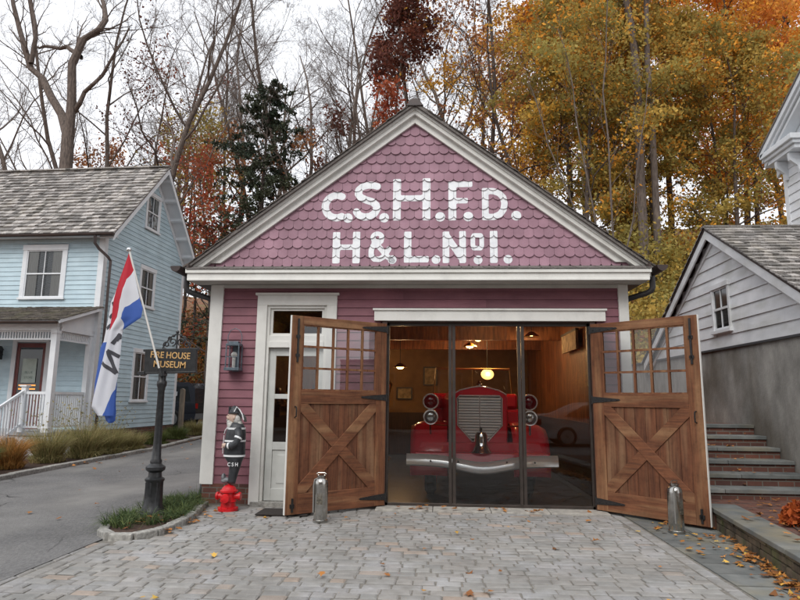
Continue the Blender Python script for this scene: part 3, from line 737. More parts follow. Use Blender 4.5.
# lamps inside
AMBER = (1., .62, .26)
EMW = mat('lamp_glow', (.9, .7, .4), emit=AMBER, estr=5.); EMG = mat('globe_glow', (.9, .75, .4), emit=(1., .60, .18), estr=1.25)
def point(name, loc, e, r=.06, parent=None, col=(1, .60, .28)):
    l = bpy.data.lights.new(name, 'POINT'); l.energy = e; l.color = col; l.shadow_soft_size = r
    o = bpy.data.objects.new(name, l); COL.objects.link(o); o.location = loc
    if parent: o.parent = parent
def pendant(x, y, z, lab, zc=3.02, e=9):
    t = thing('pendant_lamp', lab, 'lamp', (x, y, z), group='warm ceiling lamps inside the fire house')
    m = MB(); m.tube([(0, 0, .1), (0, 0, zc - z)], .008, 6); m.build('cord', BLACK, t)
    m = MB(); m.lathe([(.02, .10), (.05, .09), (.13, .03), (.16, .0), (.155, .002), (.12, .025), (.045, .08)], n=20); m.build('lamp_shade', mat('brass_shade', (.5, .32, .12), rough=.3, metal=1.), t, smooth=True)
    m = MB(); m.ball((0, 0, .005), .085, .085, .04); m.build('bulb', EMW, t, smooth=True)
    point('lamp_light', (0, 0, -.10), e, .05, t)
    return t
pendant(1.27, 5.0, 2.86, 'ceiling lamp right of the pair above the fire engine')
pendant(1.08, 5.0, 2.70, 'ceiling lamp left of and below its pair above the fire engine')
pendant(-.50, 5.0, 2.22, 'small wall side lamp glowing near the upper left of the entrance glass', e=17)
pendant(1.35, 2.0, 2.93, 'ceiling lamp highest in the middle glass panel', e=14)
t = thing('globe_lamp', 'round amber globe lamp glowing above the fire engine radiator', 'lamp', (1.47, 5.0, 2.08))
m = MB(); m.ball((0, 0, 0), .145, .145, .12); m.build('globe', EMG, t, smooth=True); m = MB(); m.ball((0, -.11, 0), .055, .04, .05); m.build('bulb', EMW, t, smooth=True); m = MB(); m.tube([(0, 0, .12), (0, 0, .94)], .012, 6); m.lathe([(.06, .1), (.07, .125), (.03, .15)], n=14); m.build('stem', BLACK, t)
point('globe_light', (0, -.25, 0), 4, .1, t)
BRASS = mat('aged_brass', (.45, .30, .12), rough=.35, metal=1.)
PAPER = mat('aged_print', s2l(176, 158, 122), s2l(120, 104, 80), rough=.7, scale=9)
for i, (x, z, w, h) in enumerate(((-.20, 1.42, .34, .26), (-.9, 1.75, .4, .5), (-.62, 1.1, .3, .3), (-1.5, 1.6, .5, .4), (.25, 1.9, .3, .4))):
    labs = ['small framed print low on the rear wall seen beside the headlamp', 'tall framed picture hung left on the rear wall', 'small square framed picture under the others', 'wide framed picture nearest the left side wall', 'framed notice hung above the left headlamp']
    t = thing('framed_picture', labs[i], 'picture', (x * 1.6 - .25, 8.2, z + .25), group='framed pictures on the rear wall')
    m = MB(); w *= 1.3; h *= 1.3; b = .035
    for q in ((-w / 2, w / 2, -h / 2, -h / 2 + b), (-w / 2, w / 2, h / 2 - b, h / 2), (-w / 2, -w / 2 + b, -h / 2 + b, h / 2 - b), (w / 2 - b, w / 2, -h / 2 + b, h / 2 - b)): m.box(q[0], q[1], -.03, 0, q[2], q[3])
    m.build('frame', BLACK, t); m = MB(); m.box(-w / 2 + b, w / 2 - b, -.012, -.002, -h / 2 + b, h / 2 - b); m.build('print', PAPER, t)
# display cabinet and brass nozzle on a shelf (dim shapes behind the glass)
t = thing('display_cabinet', 'dark wooden display cabinet against the left wall inside', 'cabinet', (-2.2, 6.5, .018))
m = MB(); m.box(-.5, .5, -.4, .4, 0, .9); m.box(-.5, .5, .1, .4, .9, 1.9); m.build('carcass', WOODV, t, bevel=.01); m = MB(); m.box(-.45, -.02, -.42, -.401, .08, .84); m.box(.02, .45, -.42, -.401, .08, .84); m.build('door', WOODH, t, bevel=.01)

m = MB(); m.box(-2.84, 2.84, 8.17, 8.218, .02, 1.15); m.box(-2.84, -2.80, .3, 8.17, .02, 1.15); m.box(2.79, 2.835, .3, 8.17, .02, 1.15); m.build('shade_wainscot', mat('shade_wainscot_brown', s2l(64, 42, 30), s2l(46, 31, 24), rough=.5, scale=4, stretch=(8, 8, 1)), FH)  # dark panelling added so the lower walls stay dim despite the lamps
# things standing and hanging in the room
t = thing('hanging_banner', 'pale framed banner hung high on the right side wall', 'banner', (2.74, 2.3, 2.55)); m = MB(); m.box(-.02, .02, -.6, .6, -.16, .16); m.build('cloth', PAPER, t); m = MB(); m.box(-.03, .03, -.64, .64, .16, .2); m.build('rod', BLACK, t)
t = thing('side_shelf', 'wall shelf with brass items on the left side of the room', 'shelf', (-2.66, 3.6, 1.35)); m = MB(); m.box(-.14, .16, -1.4, 1.4, 0, .04); m.box(-.14, .12, -1.3, -1.26, -.2, 0); m.box(-.14, .12, 1.26, 1.3, -.2, 0); m.build('board', WOODH, t)
for k, (yy, hh, rr) in enumerate(((-1.1, .3, .07), (-.7, .22, .09), (-.3, .38, .06), (.15, .26, .08), (.6, .34, .07), (1.05, .2, .09))):
    o = MB(); o.lathe([(rr, 0), (rr, .02), (rr * .5, .05), (rr * .45, hh * .5), (rr * .9, hh * .8), (rr * .7, hh)], n=16); o = o.build('brass_nozzle', BRASS if k % 2 else STEEL, None, smooth=True); o.location = (-2.64, 3.6 + yy, 1.39)
    tag(o, ('tallest brass and steel piece' if k == 2 else ['steel piece nearest the glass', 'short brass piece second from the glass', '', 'squat brass piece fourth from the glass', 'slender steel piece fifth from the glass', 'low brass piece farthest from the glass'][k]) + ' on the left shelf', 'nozzle', 'brass and steel pieces on the shelf')
t = thing('street_lantern', 'tall antique lantern standing by the rear wall left of the engine', 'lantern', (-.95, 6.8, .018))
m = MB(); m.lathe([(.16, 0), (.15, .04), (.04, .1), (.03, 1.5), (.05, 1.52)], n=14); m.build('stand', BRASS, t, smooth=True); m = MB(); m.lathe([(.06, 1.52), (.14, 1.85), (.15, 1.86), (.03, 2.02), (.01, 2.08)], n=8); m.build('lamp_head', BRASS, t)
t = thing('pendant_lamp', 'ceiling lamp deep in the room over the left rear corner', 'lamp', (-1.6, 6.9, 2.62), group='warm ceiling lamps inside the fire house')
m = MB(); m.tube([(0, 0, .1), (0, 0, .4)], .008, 6); m.build('cord', BLACK, t); m = MB(); m.lathe([(.02, .10), (.05, .09), (.13, .03), (.16, .0), (.155, .002), (.12, .025), (.045, .08)], n=20); m.build('lamp_shade', MATS['brass_shade'], t, smooth=True)
m = MB(); m.ball((0, 0, .005), .085, .085, .04); m.build('bulb', EMW, t, smooth=True); point('lamp_light', (0, 0, -.1), 12, .05, t)
t = thing('pendant_lamp', 'ceiling lamp close to the right hand boarded wall', 'lamp', (2.2, 3.2, 2.75), group='warm ceiling lamps inside the fire house')
m = MB(); m.tube([(0, 0, .1), (0, 0, .27)], .008, 6); m.build('cord', BLACK, t); m = MB(); m.lathe([(.02, .10), (.05, .09), (.13, .03), (.16, .0), (.155, .002), (.12, .025), (.045, .08)], n=20); m.build('lamp_shade', MATS['brass_shade'], t, smooth=True)
m = MB(); m.ball((0, 0, .04), .05, .05, .03); m.build('bulb', EMW, t, smooth=True); point('lamp_light', (0, 0, -.1), 7, .05, t)
# ================================================================== FIRE ENGINE
FE = thing('fire_engine', 'old red fire engine with chrome grille and bell behind the glass', 'fire engine', (1.0, -.22, 0))
m = MB(); c = []   # curved chrome bumper
N_ = 28
for i in range(N_ + 1):
    u = -1 + 2 * i / N_; x = u * 1.11
    dip = -.095 * math.exp(-(u * 2.6) ** 2); yy = .50 + .10 * u * u - .03 * math.exp(-(u * 2.6) ** 2)
    c.append((x, yy, .625 + dip))
vs = []; fs = []
prof = [(-.02, -.085), (-.045, -.065), (-.036, 0), (-.012, .06), (.02, .085), (.03, 0)]
for (x, y, z) in c:
    for a, b in prof: vs.append((x, y + a, z + b))
for i in range(N_):
    for j in range(6): fs.append((i * 6 + j, i * 6 + (j + 1) % 6, (i + 1) * 6 + (j + 1) % 6, (i + 1) * 6 + j))
fs.append(tuple(range(6))); fs.append(tuple(N_ * 6 + j for j in range(6))[::-1]); m.add(vs, fs); m.build('bumper', mat('bumper_chrome', (.95, .95, .95), rough=.16, metal=.4), FE, smooth=True)
for u in (-.75, -.35, .35, .75):
    m = MB(); m.tube([(u, .44, .62), (u, .455, .62)], .014, 10); m.build('bumper_bolt', IRON, FE)
m = MB(); m.box(-.55, -.45, .5, 1.2, .55, .65); m.box(.45, .55, .5, 1.2, .55, .65); m.build('frame_rail', BLACK, FE)
# front platform
m = MB(); m.box(-.98, .98, .6, .98, .70, .73); m.prism([(.56, .60), (.60, .73), (.62, .73), (.60, .58)], -.98, .98, 'yz'); m.build('front_deck', RED, FE, bevel=.01)
m = MB(); m.prism([(-1.0, .60), (1.0, .60), (.90, .86), (-.90, .86)], .90, .93); m.build('splash_panel', RED, FE, bevel=.01)
# radiator shell, grille
def hexa(w, zt, zm, zb, wb, n=6, top=.02):
    return [(-w, zm), (-wb, zb), (wb, zb), (w, zm), (w * .99, zt - .04), (w * .90, zt), (-w * .90, zt), (-w * .99, zt - .04)]
m = MB(); m.prism([(-.42, .80), (.42, .80), (.43, 1.55), (.36, 1.64), (.18, 1.70), (0, 1.72), (-.18, 1.70), (-.36, 1.64), (-.43, 1.55)], .96, 1.25); m.build('radiator_shell', RED, FE, bevel=.02)
m = MB()
for k in range(15):
    z0 = .92 + k * .042; z1 = z0 + .036
    hw = .325 if z0 > 1.12 else .325 - (1.12 - z0) * 1.05
    hf = lambda z: min(.325, .325 - (1.12 - z) * .95) if z < 1.12 else .325
    h0, h1 = hf(z0), hf(z1)
    m.add([(-h0, .915, z0 + .004), (h0, .915, z0 + .004), (h1, .945, z1), (-h1, .945, z1), (-h0, .95, z0), (h0, .95, z0), (h1, .957, z1), (-h1, .957, z1)], [(0, 1, 2, 3), (4, 5, 1, 0), (0, 3, 7, 4), (1, 5, 6, 2), (3, 2, 6, 7)])
m.build('grille', mat('satin_chrome', (.88, .89, .89), rough=.4, metal=.1), FE)
m = MB(); m.prism([(-.34, 1.12), (-.12, .88), (.12, .88), (.34, 1.12), (.34, 1.56), (-.34, 1.56)], .957, .965); m.build('grille_backing', DARK, FE)
m = MB(); m.tube([(-.34, .94, 1.12), (-.12, .94, .88), (.12, .94, .88), (.34, .94, 1.12), (.345, .94, 1.53), (.31, .94, 1.57), (-.31, .94, 1.57), (-.345, .94, 1.53)], .012, 8, closed=True)
m.tube([(0, .92, .9), (0, .915, 1.56)], .008, 8)
m.tube([(-.42, .95, 1.585), (-.3, .945, 1.655), (-.12, .94, 1.70), (0, .935, 1.715), (.12, .94, 1.70), (.3, .945, 1.655), (.42, .95, 1.585)], .010, 8); m.build('grille_trim', MATS['bumper_chrome'], FE, smooth=True)
m = MB(); m.lathe([(.02, 0), (.05, .01), (.05, .035), (.03, .05), (.012, .09), (.001, .1)], (0, 1.05, 1.715), 14); m.build('radiator_cap', CHROME, FE, smooth=True)
# hood and cab
m = MB(); sec = [(-.42, .85), (-.43, 1.50), (-.33, 1.62), (0, 1.68), (.33, 1.62), (.43, 1.50), (.42, .85)]
vs = [(x, 1.25, z) for x, z in sec] + [(x * 1.35, 2.6, z * 1.02) for x, z in sec]; n = len(sec)
m.add(vs, [(i, i + 1, n + i + 1, n + i) for i in range(n - 1)] + [tuple(range(n))[::-1], tuple(range(n, 2 * n))]); m.build('hood', RED, FE, smooth=True)
m = MB(); m.box(-.85, .85, 2.6, 6.4, .6, 1.35); m.box(-.8, .8, 2.6, 3.9, 1.35, 1.62); m.build('body', RED, FE, bevel=.05)
m = MB(); m.tube([(-.72, 2.75, 1.62), (-.68, 2.8, 2.08), (.68, 2.8, 2.08), (.72, 2.75, 1.62)], .018, 8); m.tube([(0, 2.76, 1.65), (0, 2.8, 2.08)], .012, 8); m.build('windshield_frame', BRASS, FE)
m = MB(); m.add([(-.70, 2.77, 1.64), (.70, 2.77, 1.64), (.67, 2.8, 2.07), (-.67, 2.8, 2.07)], [(0, 1, 2, 3)]); m.build('windshield', GLASS, FE)
for s in (-1, 1):
    # fender: swept arch over the wheel
    m = MB(); vs = []; fs = []; K_ = 18
    for i in range(K_ + 1):
        a = R(-12 + 165 * i / K_); r_ = .56 + .12 * max(0, (i / K_ - .6)); yc = 1.42 - r_ * cos(a) * 1.02; zc = .52 + r_ * sin(a) * 1.15
        for q in range(7):
            w = q / 6; xx = s * (.50 + .56 * w); dz = -.10 * (w ** 3) - .05 * (1 - w) ** 2; rr = 1 - .10 * w ** 4
            vs.append((xx, 1.42 + (yc - 1.42) * rr, .52 + (zc - .52) * rr + dz * .4))
    for i in range(K_):
        for q in range(6): a = i * 7 + q; fs.append((a, a + 1, a + 8, a + 7))
    m.add(vs, fs); o = m.build('fender', RED, FE, smooth='all'); md = o.modifiers.new('solid', 'SOLIDIFY'); md.thickness = .02
    m = MB(); m.lathe([(.05, -.09), (.36, -.09), (.42, -.05), (.42, .05), (.36, .09), (.05, .09)], (s * .76, 1.42, .44), 28, 'x')
    wh = m.build('wheel', mat('tyre_rubber', s2l(34, 33, 32), rough=.8), FE, smooth=True)
    m = MB(); m.lathe([(.02, -.1), (.24, -.1), (.26, -.07), (.26, .07), (.24, .1), (.02, .1)], (s * .76, 1.42, .44), 20, 'x'); m.build('rim', RED, wh, smooth=True)
    m = MB(); m.lathe([(.001, .16), (.06, .15), (.10, .08), (.112, .02), (.118, 0), (.112, -.015), (.10, -.012)], (s * .755, .86, 1.24), 22, 'y'); m.build('headlight', MATS['bumper_chrome'], FE, smooth=True)
    m = MB(); m.lathe([(.001, -.035), (.05, -.03), (.09, -.015), (.102, 0)], (s * .755, .855, 1.24), 22, 'y'); m.build('headlight_lens', mat('lens_glass', (.62, .63, .62), (.3, .31, .31), rough=.12, metal=.7, scale=60), FE, smooth=True)
    m = MB(); m.tube([(s * .755 + .115 * cos(t_ * pi / 12), .88, 1.475 + .115 * sin(t_ * pi / 12)) for t_ in range(24)], .012, 8, closed=True); m.build('siren_light_ring', MATS['bumper_chrome'], FE, smooth=True)
    m = MB(); m.lathe([(.001, -.02), (.07, -.015), (.105, .01), (.09, .08), (.03, .12)], (s * .755, .88, 1.475), 22, 'y'); m.build('siren_light', mat('dark_red_lens', s2l(110, 14, 24), rough=.1), FE, smooth=True)
    m = MB(); m.tube([(s * .755, .9, .98), (s * .755, .9, 1.36)], .016, 8); m.tube([(s * .43, 1.05, 1.1), (s * .755, .95, 1.12)], .014, 8); m.build('light_bracket', CHROME, FE, smooth=True)
# bell
m = MB(); m.lathe([(.001, .31), (.04, .308), (.072, .295), (.088, .26), (.092, .18), (.102, .11), (.13, .05), (.16, .014), (.165, 0), (.155, .0), (.13, .03), (.001, .1)], (0, .66, .735), 28); m.build('bell', CHROME, FE, smooth=True)
m = MB(); m.tube([(0, .75, .73), (0, .78, 1.02), (0, .72, 1.09), (0, .66, 1.07)], .018, 8); m.build('bell_bracket', BLACK, FE, smooth=True)

# ================================================================== THINGS AT THE FIRE HOUSE
# wall lantern
GALV = mat('galvanised_metal', s2l(110, 122, 132), s2l(88, 98, 108), rough=.45, metal=.4, scale=20)
t = thing('wall_lantern', 'grey metal box lantern with a round bulb on the maroon wall', 'lantern', (-2.63, -.02, 2.10))
m = MB(); m.box(-.05, .05, -.01, .02, -.22, .17)
m.box(-.11, .11, -.20, -.015, -.21, -.17); m.box(-.10, .10, -.19, -.02, .15, .18); m.box(-.07, .07, -.16, -.05, .18, .215)
for a, b in ((-.10, -.19), (.085, -.19), (-.10, -.035), (.085, -.035)): m.box(a, a + .015, b, b + .015, -.17, .15)
m.box(-.10, .10, -.19, -.18, -.02, -.012)
m.build('lantern_frame', GALV, t, bevel=.002)
m = MB(); m.tube([(-.10, -.10, .17), (-.105, -.10, .30), (-.07, -.10, .38), (0, -.10, .41), (.07, -.10, .38), (.105, -.10, .30), (.10, -.10, .17)], .006, 6); m.build('handle', GALV, t)
m = MB()
m.add([(-.085, -.186, -.17), (.085, -.186, -.17), (.085, -.186, .15), (-.085, -.186, .15)], [(0, 1, 2, 3)]); m.build('glass_pane', GLASS, t)
m = MB(); m.ball((0, -.10, .02), .045); m.lathe([(.022, -.17), (.025, -.03), (.015, -.01)], (0, -.10, 0), 12); m.build('bulb', mat('opal_bulb', (.75, .75, .72), rough=.2), t, smooth=True)
point('lantern_dot', (0, -.1, .02), .0, .05, t) if False else None

# hydrant
t = thing('fire_hydrant', 'small bright red fire hydrant under the carved fireman', 'hydrant', (-2.47, -.50, 0))
m = MB(); m.lathe([(.135, 0), (.135, .035), (.115, .04), (.10, .05), (.095, .11), (.11, .118), (.11, .128), (.093, .135), (.09, .235), (.118, .242), (.118, .262), (.10, .27), (.085, .30), (.05, .328), (.001, .335)], n=24); m.build('barrel', HYD, t, smooth=True)
for i in range(8):
    pass
m = MB(); m.lathe([(.001, .325), (.022, .325), (.02, .352), (.001, .352)], n=6); m.build('top_nut', HYD, t)
m = MB(); m.lathe([(.05, -.17), (.055, -.155), (.055, -.14), (.04, -.135), (.04, -.08)], (0, 0, .185), 14, 'x'); m.build('side_outlet', HYD, t, smooth=True)
m = MB(); m.lathe([(.05, .17), (.055, .155), (.055, .14), (.04, .135), (.04, .08)], (0, 0, .185), 14, 'x'); m.build('side_outlet', HYD, t, smooth=True)
m = MB(); m.lathe([(.001, -.165), (.055, -.16), (.062, -.145), (.062, -.12), (.05, -.11), (.05, -.07)], (0, 0, .17), 16, 'y'); m.build('pumper_outlet', HYD, t, smooth=True)
m = MB()
for i in range(8):
    a = i * pi / 4 + .2; m.lathe([(.001, .05), (.010, .05), (.010, .034), (.001, .034)], (.118 * cos(a), .118 * sin(a), 0), 6)
m.build('flange_bolts', HYD, t)

# carved fireman standing on the hydrant, seen from his right side, facing left
FIG = thing('carved_fireman', 'carved bearded fireman statue in black coat with white stripes on the red hydrant', 'statue', (-2.45, -.50, .352)); FIG.scale = (.98, 1.0, 1.10)
COAT = mat('black_coat_paint', s2l(44, 46, 50), s2l(60, 62, 66), rough=.5, scale=14, bump=.15)
SKIN = mat('carved_skin_paint', s2l(206, 180, 164), s2l(190, 164, 148), rough=.55, scale=10)
BEARD = mat('white_beard_paint', s2l(206, 204, 198), s2l(168, 168, 166), rough=.7, scale=40, bump=.5)
def loft(m, rings, n=20, **k):
    """rings: (cx, cy, z, rx, ry)"""
    vs = []; fs = []
    for cx, cy, z, rx, ry in rings:
        for j in range(n):
            a = 2 * pi * j / n; vs.append((cx + rx * cos(a), cy + ry * sin(a), z))
    for i in range(len(rings) - 1):
        for j in range(n): fs.append((i * n + j, i * n + (j + 1) % n, (i + 1) * n + (j + 1) % n, (i + 1) * n + j))
    fs.append(tuple(range(n))[::-1]); fs.append(tuple((len(rings) - 1) * n + j for j in range(n))); m.add(vs, fs, **k)
# body (legs to neck) as one lofted surface
m = MB()
loft(m, [(.015, 0, .00, .05, .05), (.015, 0, .03, .055, .055), (.03, 0, .12, .065, .06), (.045, 0, .20, .078, .07), (.04, 0, .26, .10, .085), (.03, 0, .31, .135, .10),
         (.03, 0, .34, .150, .105), (.03, 0, .42, .148, .11), (.03, 0, .52, .145, .115), (.035, 0, .60, .138, .115), (.04, 0, .66, .125, .11), (.045, 0, .71, .095, .09), (.03, 0, .74, .06, .06)])
body = m.build('body', COAT, FIG, smooth='all')
m = MB(); m.ball((-.075, -.0, .035), .065, .055, .038); m.ball((-.04, .03, .03), .06, .05, .035); m.ball((-.105, -.005, .07), .03, .045, .05)
m.build('boots', mat('grey_boot_paint', s2l(130, 132, 136), s2l(60, 62, 66), rough=.5, scale=12), FIG, smooth='all')
STR = mat('white_stripe_paint', s2l(222, 224, 226), rough=.5)
for z, rx, ry in ((.335, .151, .108), (.515, .1465, .1175), (.665, .125, .111)):
    m = MB(); cx = .03 + (.01 if z > .6 else 0); loft(m, [(cx, 0, z - .011, rx + .002, ry + .002), (cx, 0, z + .011, rx + .001, ry + .001)], 24); m.build('coat_stripe', STR, FIG)
m = MB(); m.tube([(.09, -.09, .66), (.12, -.125, .58), (.10, -.15, .50), (.03, -.15, .455), (-.045, -.135, .46)], [.05, .052, .046, .038, .032], 12); m.build('sleeve', COAT, FIG, smooth='all')
m = MB(); m.tube([(.005, -.147, .462), (-.02, -.142, .459)], .0385, 12); m.tube([(.118, -.13, .565), (.112, -.138, .545)], .0545, 12); m.build('cuff_stripe', STR, FIG)
m = MB(); m.ball((-.07, -.132, .465), .034, .022, .026)
for q in range(5): m.tube([(-.075 - .004 * q, -.135 - .004, .482 - .011 * q), (-.105, -.130, .480 - .011 * q), (-.112, -.115, .477 - .011 * q)], [.0075, .007, .006], 6)
m.build('hand', SKIN, FIG, smooth='all')
m = MB(); m.ball((-.01, 0, .80), .078, .070, .088, 20, 14); m.ball((-.088, 0, .805), .026, .02, .022); m.ball((-.07, -.03, .83), .016, .016, .012); m.ball((-.068, -.035, .79), .026, .022, .022); m.ball((.02, -.068, .80), .018, .012, .024)
m.build('head', SKIN, FIG, smooth='all')
m = MB(); m.ball((-.082, -.028, .828), .007, .007, .007, 8, 6); m.build('eye', BLACK, FIG)
m = MB(); m.ball((-.035, 0, .735), .068, .06, .062); m.ball((.045, 0, .77), .058, .068, .078); m.ball((-.075, 0, .765), .034, .04, .016); m.ball((-.04, -.03, .70), .045, .045, .05); m.ball((.075, 0, .70), .05, .06, .07); m.build('beard', BEARD, FIG, smooth='all')
m = MB(); vs = []
loft(m, [(.005, 0, .848, .095, .085), (.005, 0, .856, .098, .088), (.005, 0, .862, .080, .074), (.005, 0, .89, .072, .068), (.0, 0, .925, .045, .042), (-.005, 0, .945, .01, .01)], 20)
m.prism([(.07, .858), (.115, .845), (.155, .80), (.165, .745), (.150, .77), (.115, .815), (.08, .835)], -.055, .055)
m.box(-.078, -.066, -.03, .03, .855, .935)
m.build('helmet', COAT, FIG, smooth=True)
m = MB(); m.tube([(.02, -.078, .87), (.05, -.068, .93), (.085, -.05, .90), (.13, -.058, .84), (.155, -.058, .77)], .008, 6); m.build('helmet_trim', STR, FIG)
m = MB(); m.tube([(-.11, -.06, .60), (-.095, -.075, .64), (-.06, -.085, .68)], .006, 6); m.tube([(-.12, -.05, .36), (-.118, -.06, .46), (-.108, -.07, .58)], .005, 6); m.build('coat_edge', STR, FIG)
# letters on the boot leg
def text_obj(name, body_, size, loc, rot, m, parent, ext=.002, align='CENTER', sx=1., bold=.0):
    cu = bpy.data.curves.new(name, 'FONT'); cu.body = body_; cu.size = size; cu.extrude = ext; cu.align_x = align; cu.align_y = 'CENTER'; cu.offset = bold
    cu.materials.append(m); tmp = bpy.data.objects.new(name, cu); me = bpy.data.meshes.new_from_object(tmp); bpy.data.objects.remove(tmp)
    o = bpy.data.objects.new(name, me); COL.objects.link(o); o.location = loc; o.rotation_euler = rot; o.scale = (sx, 1, 1); o.parent = parent
    return o
text_obj('lettering', 'C S H', .062, (.042, -.086, .232), (R(90), 0, 0), STR, FIG, bold=.001)

# extinguishers used as door stops
def extinguisher(x, y, rz, lab):
    t = thing('fire_extinguisher', lab, 'extinguisher', (x, y, .0), rz, 'old nickel fire extinguishers standing as door stops')
    m = MB(); m.lathe([(.088, 0), (.092, .006), (.092, .03), (.084, .036), (.084, .07), (.086, .075), (.088, .45), (.087, .47), (.083, .492), (.073, .512), (.058, .526), (.05, .53), (.001, .532)], n=32); m.build('tank', STEEL, t, smooth=True)
    m = MB(); m.lathe([(.046, .52), (.046, .538), (.056, .542), (.056, .556), (.03, .564), (.001, .565)], n=20); m.build('cap', STEEL, t, smooth=True)
    m = MB(); m.tube([(-.045, 0, .56), (-.062, 0, .575), (-.04, 0, .59), (.04, 0, .59), (.062, 0, .575), (.045, 0, .56)], .006, 8, closed=True); m.build('carry_ring', STEEL, t, smooth=True)
    m = MB(); m.tube([(-.03, -.03, .53), (-.075, -.045, .51), (-.085, -.05, .44), (-.082, -.05, .12)], .009, 8); m.build('hose', mat('grey_hose', s2l(120, 118, 114), rough=.6), t, smooth=True)
    m = MB(); vs = []; n = 8
    for i in range(n + 1):
        a = R(-115 + 50 * i / n); vs += [(.0872 * cos(a), .0872 * sin(a), .22), (.0872 * cos(a), .0872 * sin(a), .36)]
    m.add(vs, [(2 * i, 2 * i + 2, 2 * i + 3, 2 * i + 1) for i in range(n)]); m.build('maker_plate', mat('tarnished_plate', s2l(96, 92, 84), s2l(150, 144, 130), rough=.35, metal=.7, scale=40), t)
extinguisher(-1.09, -1.14, 0, 'nickel fire extinguisher at the left open barn door')
extinguisher(3.135, -1.285, .6, 'nickel fire extinguisher at the right open barn door')
# door mat
t = MB(); t.box(-.34, .34, -.22, .22, .0, .018); o = t.build('door_mat', mat('dark_mat', s2l(54, 48, 44), s2l(40, 36, 34), rough=.95, scale=60, bump=.8), None, bevel=.006)
o.location = (-1.66, -.62, .006); tag(o, 'dark brown mat on the cobbles before the entry door', 'door mat')

# ------------------------------------------------------------------ sign post and flag
SP = thing('sign_post', 'black iron lamp style post carrying the fire house museum sign', 'sign post', (-3.25, -1.07, .03))
m = MB(); m.lathe([(.17, 0), (.17, .03), (.15, .04), (.145, .06), (.115, .12), (.105, .40), (.12, .42), (.12, .44), (.085, .46), (.08, .52), (.118, .55), (.122, .585), (.088, .61), (.07, .63), (.075, .66), (.058, .69), (.05, .9), (.042, 1.55), (.05, 1.57), (.05, 1.59), (.062, 1.62), (.065, 1.66), (.048, 1.685), (.05, 1.76), (.001, 1.77)], n=20)
for i in range(8):
    a = i * pi / 4; m.box(.098 * cos(a) - .012, .098 * cos(a) + .012, .098 * sin(a) - .012, .098 * sin(a) + .012, .10, .40)
m.build('post', BLACK, SP, smooth=True)
m = MB(); m.M = Matrix.Translation((.17, 0, 0)) @ Matrix.Rotation(R(-2), 4, 'Y')
m.prism([(-.345, 1.79), (.345, 1.79), (.345, 2.07), (.37, 2.07), (.37, 2.10), (-.37, 2.10), (-.37, 2.07), (-.345, 2.07)], -.028, .028)
m.box(-.35, .35, -.04, .04, 1.775, 1.795); m.box(-.42, -.33, -.05, .03, 1.765, 1.81); m.build('sign_board', BLACK, SP, bevel=.004)
GOLD = mat('gold_letter_paint', s2l(216, 176, 118), s2l(188, 148, 96), rough=.4, scale=40, metal=.1)
o1 = text_obj('lettering', 'FIRE HOUSE', .118, (.10, -.031, 2.006), (R(90), R(2), 0), GOLD, SP, sx=.86, bold=.0012)
o2 = text_obj('lettering', 'MUSEUM', .118, (.10, -.031, 1.886), (R(90), R(2), 0), GOLD, SP, sx=.95, bold=.0012)
m = MB()
def scroll(cx, cz, r0, r1, a0, turns, s, n=22):
    return [(cx + s * (r0 + (r1 - r0) * i / n) * cos(a0 + turns * 2 * pi * i / n), 0, cz + (r0 + (r1 - r0) * i / n) * sin(a0 + turns * 2 * pi * i / n)) for i in range(n + 1)]
for s in (-1, 1):
    m.tube(scroll(.165 + s * .14, 2.15, .05, .012, -pi / 2, 1.3, s), .009, 6)
    m.tube(scroll(.165 + s * .06, 2.19, .055, .012, -pi / 2, 1.2, -s), .009, 6)
    m.tube(scroll(.165 + s * .095, 2.235, .03, .01, -pi / 2, 1.1, s), .008, 6)
    m.tube([(.165 + s * .19, 0, 2.10), (.165 + s * .15, 0, 2.17), (.165 + s * .09, 0, 2.25), (.165, 0, 2.30)], .009, 6)
m.tube([(.165, 0, 2.1), (.165, 0, 2.31)], .011, 6); m.ball((.165, 0, 2.32), .022)
for s in (-.05, .05): m.ball((.165 + s, 0, 2.27), .02)
m.build('scrollwork', BLACK, SP)

FL = thing('open_flag', 'long red white and blue cloth flag hanging from a white pole on the sign post', 'flag', (-3.25, -1.16, 1.80))
pb, ptp = Vector((.02, .0, -.02)), Vector((-.54, .0, 1.63))
m = MB(); m.tube([pb, ptp], .013, 10); m.build('pole', mat('white_pole', s2l(205, 203, 198), rough=.4), FL, smooth=True)
m = MB(); m.ball(tuple(ptp + Vector((-.008, 0, .02))), .032); m.build('finial', CHROME, FL, smooth=True)
m = MB(); m.tube([pb + (pb - ptp).normalized() * .02, pb + (ptp - pb).normalized() * .09], .02, 10); m.box(0, .06, .0, .1, -.03, .03); m.build('pole_bracket', BLACK, FL)
